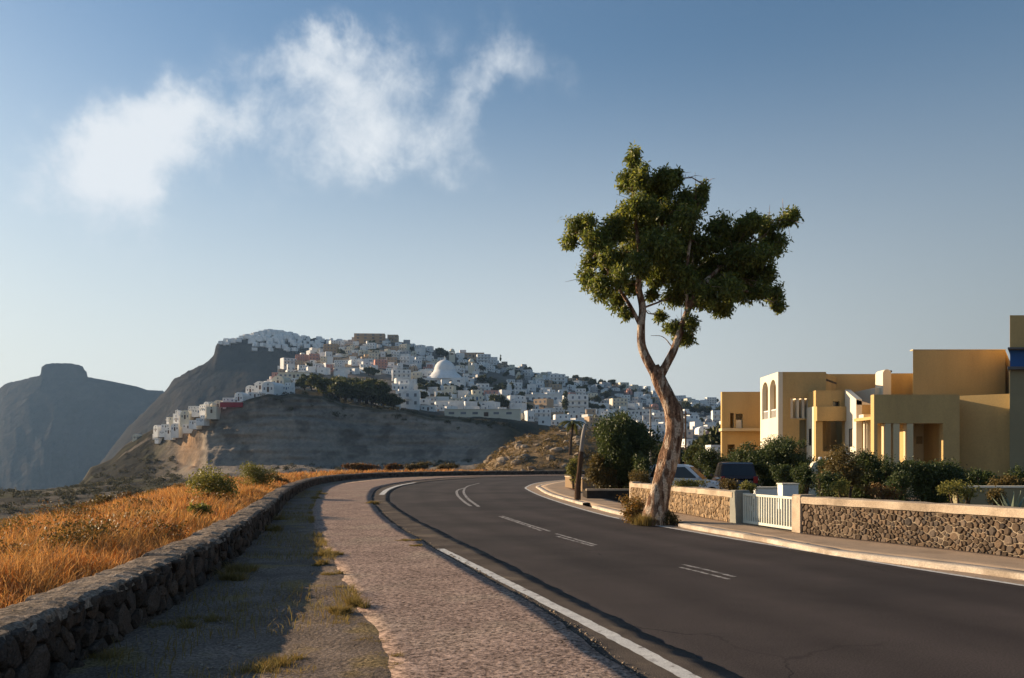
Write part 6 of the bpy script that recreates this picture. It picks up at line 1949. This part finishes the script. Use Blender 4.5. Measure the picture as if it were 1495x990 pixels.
# the big domed church
d_ = hill_t(648, 560)
o = empty('domed_church', (gx(648, d_), d_, terrain_z(648, d_)))
tag(o, 'large white church with broad dome on the middle slope', 'church', None)
k_ = d_ / F
mb = MB(); parapet_block(mb, -30 * k_, 32 * k_, -5, 22, -6, 8 * k_, 0.4, 0.4)
mb.build('wall', MT['white'], o)
MB().lathe([(29 * k_, 0), (27 * k_, 3 * k_), (22 * k_, 8 * k_), (17 * k_, 12 * k_), (16 * k_, 15 * k_)], (0, 8, 8 * k_ - .4), 28).build('drum', MT['white'], o, smooth=True)
MB().lathe([(r, z) for r, z in dome_prof(15.5 * k_, 15 * k_, 9)], (0, 8, 23 * k_ - .4), 28).build('dome', MT['white'], o, smooth=True)
MB().tube([(0, 8, 37 * k_), (0, 8, 43 * k_)], [.35, .25], 6).build('cross', MT['white'], o)
for q in (-22, -11, 0, 11, 22):
    ob = link(bpy.data.objects.new('window', unit_box('window', 2.0, 0.12, 1.6, MT['pane'])), o)
    ob.location = (q * k_, -5, 0.8)
taken.append((648, 560, 66, 40))
for (u, v, lb) in ((688, 545, 'cream bell tower with small dome to the right of the domed church'), (660, 528, 'cream bell tower with small dome behind the domed church')):
    d_ = hill_t(u, v)
    o = empty('bell_tower', (gx(u, d_), d_, terrain_z(u, d_)))
    tag(o, lb, 'tower')
    MB().box(-2.6, 2.6, -2.6, 2.6, -4, 6).build('shaft', MT['cream'], o)
    ob = MB()
    for a in (-1, 1):
        for b in (-1, 1):
            ob.box(a * 2.0 - .45, a * 2.0 + .45, b * 2.0 - .45, b * 2.0 + .45, 6, 9)
    ob.build('belfry', MT['cream'], o)
    MB().box(-2.6, 2.6, -2.6, 2.6, 9, 9.6).build('cornice', MT['cream'], o)
    MB().lathe([(r, z) for r, z in dome_prof(2.4, 2.6)], (0, 0, 9.6), 14).build('dome', MT['cream'], o, smooth=True)
    taken.append((u, v, 14, 28))
# white houses stepping down the cliff edge on the left
CASC = [(400, 570, 18), (386, 573, 16), (372, 577, 16), (358, 583, 15), (345, 588, 14), (334, 592, 13), (322, 594, 12), (312, 600, 13), (301, 602, 14), (290, 605, 14), (279, 609, 15), (268, 613, 14), (257, 617, 13), (246, 622, 13), (236, 627, 11), (396, 560, 15), (380, 566, 14), (368, 570, 12),
        (352, 576, 12), (338, 583, 12), (308, 592, 10), (318, 588, 10), (284, 599, 12), (272, 605, 11), (262, 610, 11), (250, 614, 10), (240, 630, 9), (228, 634, 8), (232, 640, 8), (296, 612, 13), (286, 616, 13), (275, 622, 13), (263, 626, 13), (252, 630, 12), (201, 642, 7), (411, 560, 16), (420, 566, 15)]
for (u, v, wpx) in CASC:
    dsh_u = float(np.interp(u, us, dsh))
    rv_u = float(np.interp(u, us, rv))
    d = CLD + dsh_u + (2 + (rv_u - v) * 1.0 if v < rv_u + 2 else -2.5 - (v - rv_u) * 0.5)
    kind = rg.choice(['flat', 'vault', 'step', 'two', 'flat', 'vault', 'chapel' if u in (322, 268) else 'flat'])
    if u in (312, 262):
        kind = 'chapel'
    spec, w, h, *_ = PR[kind]
    sc = wpx * 1.1 * d / F / w
    z = max(terrain_z(u, d), gz(v, d) - 1.0)
    house(kind, 'white' if rg.random() < .85 else 'cream', gx(u, d), d, z, rg.uniform(-0.7, 0.3), sc, CAS)
o = empty('terrace_wall', (gx(338, CLD - 10), CLD - 10, gz(590, CLD - 10)))
tag(o, 'dark red painted terrace wall among the white cliff edge houses', 'wall')
MB().box(-4.4, 4.4, -0.3, 0.3, -1.2, 0.7).build('wall', MT['redwall'], o)
MB().box(-4.6, 4.6, -0.45, 0.45, 0.7, 0.85).build('coping', MT['white'], o)
# everything else on the hill
count = 0
tries = 0
BLOCKED = [(455, 582, 550, 592), (628, 655, 505, 524), (700, 745, 545, 565)]           # trees stand here
while count < 250 and tries < 9000:
    tries += 1
    u = rg.uniform(398, 1075)
    hb_, hs_ = float(np.interp(u, us, hb)), float(np.interp(u, us, hs))
    t = rg.random() ** 0.9
    v = hb_ + (hs_ - hb_) * t
    if any(a < u < b and c < v < d for a, b, c, d in BLOCKED):
        continue
    if u > 880 and rg.random() < 0.25:
        continue
    d = H0 + (H1 - H0) * t
    kind = rg.choices(['flat', 'two', 'step', 'vault', 'long', 'block', 'chapel'], [6, 6, 6, 3, 2.4, 1.3, 0.35])[0]
    spec, w, h, *_ = PR[kind]
    sc = rg.uniform(0.72, 1.12) * (1.0 if t < 0.5 else 0.9)
    wpx, hpx = w * sc / d * F, h * sc / d * F
    if any(abs(u - a) < (wpx + b_w) * 0.40 and abs(v - b) < (hpx * 0.28 + bh * 0.28 + 1.0) for a, b, b_w, bh in taken):
        continue
    pcol = [('white', .62), ('cream', .16), ('grey', .10), ('tan', .08), ('pink', .04)] if t < 0.6 else [('white', .36), ('cream', .2), ('grey', .2), ('tan', .18), ('pink', .06)]
    col = rg.choices([p[0] for p in pcol], [p[1] for p in pcol])[0]
    where = EAST if u > 880 else (ONTOP if t > 0.8 else (MID if t > 0.28 else LOW))
    taken.append((u, v, wpx, hpx))
    house(kind, col, gx(u, d), d, terrain_z(u, d) - 0.3, rg.gauss(0, 0.28), sc, where)
    count += 1
# the many more small houses wedged in between
mb, mw = MB(), MB()
tries, more = 0, 0
def rot_add(mb_, boxes, x, y, z, a):
    b0 = len(mb_.v)
    for bb in boxes:
        mb_.box(*bb)
    for i in range(b0, len(mb_.v)):
        p = mb_.v[i]
        mb_.v[i] = (x + p[0] * math.cos(a) - p[1] * math.sin(a), y + p[0] * math.sin(a) + p[1] * math.cos(a), z + p[2])
while more < 230 and tries < 9000:
    tries += 1
    u = rg.uniform(398, 1075)
    hb_, hs_ = float(np.interp(u, us, hb)), float(np.interp(u, us, hs))
    t = rg.random() ** 0.85
    v = hb_ + (hs_ - hb_) * t
    if any(a < u < b and c < v < d for a, b, c, d in BLOCKED):
        continue
    d = H0 + (H1 - H0) * t
    w, dp, h = rg.uniform(3.5, 8), rg.uniform(4, 6), rg.uniform(2.4, 5)
    if any(abs(u - a) < (w / d * F + b_w) * 0.36 and abs(v - b) < 3.0 for a, b, b_w, bh in taken):
        continue
    taken.append((u, v, w / d * F, h / d * F))
    x, z, a = gx(u, d), terrain_z(u, d), rg.gauss(0, .35)
    bx_ = [(-w / 2, w / 2, -dp / 2, dp / 2, -3, h)]
    if rg.random() < .4:
        bx_.append((-w / 2 - rg.uniform(1, 4), w / 2 + rg.uniform(1, 4), -dp / 2 - 2.2, -dp / 2 - 1.9, -3, rg.uniform(.3, .9)))
    rot_add(mb, bx_, x, d, z, a)
    for q in range(rg.choice([0, 1, 1, 2])):
        wx_ = rg.uniform(-w / 2 + .7, w / 2 - .7)
        rot_add(mw, [(wx_ - .4, wx_ + .4, -dp / 2 - .03, -dp / 2 + .05, .8, 2.0)], x, d, z, a)
    more += 1
o = mb.build('small_houses', MT['white'])
o['kind'] = 'stuff'
o['label'] = 'many tiny white houses and terrace walls wedged between the larger town houses'
mw.build('window', MT['pane'], o)['kind'] = 'stuff'
# buildings at the end of the street, seen past the bush and under the tree
for (kind, col, u, v, wpx, d, lb) in [('two', 'grey', 942, 668, 34, 150, 'grey house with gabled shade beyond the rounded bush'), ('two', 'white', 1012, 662, 30, 165, 'bluish white house seen between tree trunk and hotel'), ('step', 'white', 985, 655, 28, 190, 'white stepped house behind the eucalyptus trunk'),
                                      ('flat', 'cream', 905, 640, 36, 240, 'cream house low behind the rounded bush'), ('block', 'white', 962, 640, 26, 250, 'white block behind the trunk with street poles in front'), ('two', 'white', 1046, 662, 26, 75, 'sunlit white house touching the left hotel wing')]:
    spec, w, h, *_ = PR[kind]
    x = gx(u, d)
    sc = wpx * d / F / w
    z = min(terrain_z(u, d), gz(v, d)) if d > 110 else 0.0
    house(kind, col, x, d, max(z, gz(v + 6, d)), 0.15, sc, '', lb, 'houses at the end of the street')

# upper village on the far ridge, too small to tell house from house
mb = MB()
rg2 = random.Random(8)
for k in range(230):
    u = rg2.choice([rg2.uniform(322, 500), rg2.uniform(365, 440)])
    s0 = float(np.interp(u, np.arange(60, 1000, 2.5), fr_sky))
    v = s0 + abs(rg2.gauss(0, 1)) * (9 if u > 365 else 2) - 1 
    d = FRD - 4 + rg2.uniform(0, 8) - (v - s0) * 1.2
    x, z = gx(u, d), gz(v, d)
    w, h = rg2.uniform(4, 9), rg2.uniform(2, 4.5)
    b0 = len(mb.v)
    mb.box(-w / 2, w / 2, -3, 3, -2.5, h)
    a = rg2.uniform(-.6, .4)
    for i in range(b0, len(mb.v)):
        p = mb.v[i]
        mb.v[i] = (x + p[0] * math.cos(a) - p[1] * math.sin(a), d + p[0] * math.sin(a) + p[1] * math.cos(a), z + p[2])
o = mb.build('far_village', MT['white'])
o['kind'] = 'stuff'
o['label'] = 'tiny white houses of the upper village on the far ridge'

# ------------------------------------------------------------------ trees of the town
def town_tree_meshes(seed, rx, rz_, n, matl, size, dens, flat=1.0):
    rgn = np.random.default_rng(seed)
    cl = []
    for k in range(n):
        a, q = rgn.random() * 6.28, math.sqrt(rgn.random()) * 0.7
        cl.append(((math.cos(a) * q * rx, math.sin(a) * q * rx, rz_ * (1.15 + rgn.uniform(-.45, .5) * flat)), (rx * .42, rx * .42, rz_ * .36)))
    v_, f_ = leaf_cloud(cl, dens, size, rgn, 8, 0.1, 0.6, 0.5)
    cr = mesh_np('crown', v_, f_, matl)
    t = MB().tube([(0, 0, -1.5), (rx * .05, 0, rz_ * .5), (rx * -.03, 0, rz_ * 1.1)], [rx * .09, rx * .07, rx * .04], 7)
    for a in (0.4, 2.4, 4.4):
        t.tube([(0, 0, rz_ * .45), (math.cos(a) * rx * .5, math.sin(a) * rx * .5, rz_ * 1.05)], [rx * .05, rx * .02], 5)
    return cr, t.mesh('trunk', MT['dark_bark'])
TT = [town_tree_meshes(50 + k, 3.6, 2.6, 9, MT['town_leaf'], 0.85, 85) for k in range(3)]
TP = [town_tree_meshes(60 + k, 6.0, 3.6, 13, MT['pine_leaf'], 0.8, 95, 0.9) for k in range(2)]
TC = [town_tree_meshes(70, 1.3, 4.2, 7, MT['town_leaf'], 0.7, 110, 1.6)]
def town_tree(name, label, group, u, d, sc, mm, dz=0.0):
    o = empty(name, (gx(u, d), d, (terrain_z(u, d) if d > 110 else 0) + dz), rg.uniform(0, 6.28))
    o.scale = (sc, sc, sc * rg.uniform(.85, 1.15))
    tag(o, label, 'tree', group)
    link(bpy.data.objects.new('crown', mm[0]), o)
    link(bpy.data.objects.new('trunk', mm[1]), o)
for (u, d, sc) in [(468, 356, .95), (486, 350, 1.05), (505, 348, 1.15), (524, 350, 1.25), (543, 354, 1.1), (560, 360, .95), (574, 366, .75), (515, 362, 1.3), (534, 364, 1.3), (495, 362, 1.2)]:
    town_tree('pine_tree', 'broad sunlit pine in the grove above the quarried cliff', 'pine grove above the cliff', u, d, sc * 1.25, rg.choice(TP))
for (u, v, sc) in [(641, 521, 1.9), (650, 522, 1.5), (600, 512, 1.0), (705, 560, 1.3), (718, 562, 1.2), (730, 575, 1.5), (742, 573, 1.3), (690, 573, 1.1), (790, 566, 1.2), (802, 566, 1.2), (815, 567, 1.1), (770, 548, 1.0), (850, 575, 1.6), (866, 566, 1.3), (880, 564, 1.4),
                   (893, 566, 1.4), (908, 570, 1.2), (925, 575, 1.0), (870, 590, 1.3), (830, 595, 1.6), (725, 598, 1.4), (736, 599, 1.2), (655, 572, 1.1), (670, 574, 1.0), (618, 574, 1.1), (1000, 600, 1.5), (1018, 604, 1.7), (1034, 606, 1.6), (1050, 606, 1.5), (985, 597, 1.2), (950, 590, 1.1),
                   (560, 520, .8), (500, 512, .7), (760, 555, .9), (840, 556, 1.0), (855, 558, 1.1), (940, 575, 1.0), (975, 585, .9), (420, 578, 1.2), (412, 572, 1.0), (445, 572, 1.2), (455, 570, 1.1), (1062, 610, 1.3), (782, 552, .8), (680, 530, .8), (722, 540, .9), (745, 545, .8), (590, 545, .8), (610, 560, .8)]:
    zone = ONTOP if v < 525 else (EAST if u > 880 else ('by the cream building beside the pine grove' if u < 460 else MID))
    town_tree('town_tree', 'dark round garden tree ' + zone, 'garden trees ' + zone, u, hill_t(u, v), sc, rg.choice(TT))
rq = random.Random(31)
for k in range(58):
    u = rq.uniform(420, 1060)
    hb_, hs_ = float(np.interp(u, us, hb)), float(np.interp(u, us, hs))
    t = rq.random()
    v = hb_ + (hs_ - hb_) * t
    zone = ONTOP if t > .8 else (EAST if u > 880 else (MID if t > .28 else LOW))
    town_tree('town_tree', 'dark round garden tree ' + zone, 'garden trees ' + zone, u, H0 + (H1 - H0) * t - 4, rq.uniform(.7, 1.35), rg.choice(TT))
for (u, v, sc) in [(826, 607, 1.8), (731, 530, 1.0), (945, 580, 1.2), (860, 602, 1.2)]:
    town_tree('cypress_tree', 'dark narrow cypress among the houses of the town hill', 'cypresses on the town hill', u, hill_t(u, v), sc, TC[0])
for (u, d, sc, lb) in [(965, 95, .75, 'dark tree behind the eucalyptus trunk at the end of the street'), (1022, 92, .9, 'wide dark tree beyond the parked cars'), (1040, 86, .7, 'dark tree against the left hotel wing')]:
    town_tree('street_tree', lb, None, u, d, sc, rg.choice(TT))
# a young palm at the bend
o = empty('palm_tree', (gx(832, 118), 118.0, terrain_z(832, 118) - 0.3))
tag(o, 'small leaning palm at the bend above the scrub mound', 'tree')
MB().tube([(0, 0, -0.5), (0.15, 0, 2.5), (0.5, 0, 5.0)], [.28, .2, .16], 8).build('trunk', MT['dark_bark'], o)
for k in range(16):
    a, e_ = k * 2.4, rg.uniform(0.1, 1.1)
    mb = MB()
    pv_ = Vector((0.5, 0, 5.0))
    for i in range(6):
        t0, t1 = i / 6, (i + 1) / 6
        def fp(t):
            return Vector((0.5 + math.cos(a) * 2.6 * t, math.sin(a) * 2.6 * t, 5.0 + math.sin(e_) * 2.2 * t - 2.2 * t * t))
        p0, p1 = fp(t0), fp(t1)
        sd = Vector((-math.sin(a), math.cos(a), 0))
        w0, w1 = 0.32 * math.sin(math.pi * (t0 * .8 + .15)), 0.32 * math.sin(math.pi * (t1 * .8 + .15))
        mb.add([p0, p0 + sd * w0 - Vector((0, 0, w0 * .5)), p1 + sd * w1 - Vector((0, 0, w1 * .5)), p1, p1 - sd * w1 - Vector((0, 0, w1 * .5)), p0 - sd * w0 - Vector((0, 0, w0 * .5))], [(0, 1, 2, 3), (0, 3, 4, 5)])
    mb.build('frond', MT['pine_leaf'], o)
# street poles
for (u, vt, d, lb) in [(949.5, 590, 62, 'tall thin street lamp post behind the rounded bush'), (1001, 600, 70, 'brown utility pole between trunk and white house'), (992, 603, 78, 'second brown utility pole just behind the first one')]:
    o = empty('street_pole', (gx(u, d), d, 0))
    tag(o, lb, 'pole')
    h = gz(vt, d)
    MB().tube([(0, 0, -.2), (0, 0, h)], [.09, .06], 8).build('shaft', MT['lamp_metal'] if u < 960 else MT['pole_wood'], o)
    MB().box(-.5, .5, -.05, .05, h - .35, h - .25).build('crossarm', MT['lamp_metal'] if u < 960 else MT['pole_wood'], o)

# ------------------------------------------------------------------ scrub on the slopes
def scrub_field(name, label, pts, matl, leaf, n):
    rgn = np.random.default_rng(len(pts))
    VV, FF, b = [], [], 0
    for (x, y, z, r) in pts:
        v_, f_ = leaf_cloud([((x, y, z + r * .35), (r, r, r * .65))], n / max(r, .3) ** 1.2 * (r ** 1.2), leaf * r, rgn, 6, 0, 0.6, 0.6)
        VV.append(v_); FF.append(f_ + b); b += len(v_)
    o = obj_np(name, np.concatenate(VV), np.concatenate(FF), matl)
    o['kind'] = 'stuff'
    o['label'] = label
    return o
pts = []
for k in range(330):
    u, d = rg.uniform(690, 905), rg.uniform(113, 150)
    pts.append((gx(u, d), d, terrain_z(u, d), rg.uniform(.35, 1.1)))
scrub_field('scrub', 'brown dry scrub covering the mound at the bend', pts, MT['scrub'], .28, 45)
pts = []
for k in range(760):
    u = rg.choice([rg.uniform(-60, 262), rg.uniform(100, 262), rg.uniform(380, 760)])
    if u < 262:
        d = rg.uniform(150, CLD + 30)
    else:
        d = CLD + float(np.interp(u, us, dsh)) + rg.choice([rg.uniform(-4, 10), rg.uniform(-60, -26)])
    pts.append((gx(u, d), d, terrain_z(u, d), rg.uniform(.5, 1.7)))
scrub_field('scrub', 'dark scrub dotted over the slopes and the cliff rim', pts, MT['dark_scrub'], .30, 40)
# boulders on the mound
bm = []
for k in range(5):
    mb = MB()
    n, m_ = 8, 5
    vs = []
    for i in range(m_ + 1):
        for j in range(n):
            a, e_ = 2 * math.pi * j / n, math.pi * (i / m_ - .5)
            p = Vector((math.cos(a) * math.cos(e_), math.sin(a) * math.cos(e_), math.sin(e_) * .7))
            vs.append(p * (1 + .35 * mnoise.noise(p * 1.5 + Vector((k * 7, 0, 0)))))
    mb.add(vs, [(i * n + j, i * n + (j + 1) % n, (i + 1) * n + (j + 1) % n, (i + 1) * n + j) for i in range(m_) for j in range(n)])
    bm.append(mb.mesh('boulder', MT['boulder']))
for k in range(60):
    u, d = rg.uniform(700, 850), rg.uniform(112, 141)
    o = bpy.data.objects.new('boulder', rg.choice(bm))
    link(o)
    s = rg.uniform(.3, .95)
    o.location = (gx(u, d), d, terrain_z(u, d) + .1 * s)
    o.scale = (s * rg.uniform(.8, 1.5), s, s * rg.uniform(.6, 1.1))
    o.rotation_euler = (rg.uniform(-.3, .3), rg.uniform(-.3, .3), rg.uniform(0, 6))
    tag(o, 'pale angular boulder among the brown scrub of the mound', 'rock', 'boulders on the scrub mound')

# ------------------------------------------------------------------ haze
m = MB()
m.box(-6000, 6000, -4000, 6000, SEA_Z - 20, 285.0)
hz = m.build('haze', None)
hm = bpy.data.materials.new('haze')
hm.use_nodes = True
for n in list(hm.node_tree.nodes):
    if n.type != 'OUTPUT_MATERIAL':
        hm.node_tree.nodes.remove(n)
pv = hm.node_tree.nodes.new('ShaderNodeVolumePrincipled')
pv.inputs['Color'].default_value = (0.38, 0.62, 1.0, 1)
pv.inputs['Density'].default_value = HAZE
pv.inputs['Anisotropy'].default_value = 0.2
hm.node_tree.links.new(pv.outputs[0], hm.node_tree.nodes['Material Output'].inputs['Volume'])
hz.data.materials.append(hm)
hz['kind'] = 'stuff'
hz['label'] = 'thin bluish haze over the far hills'
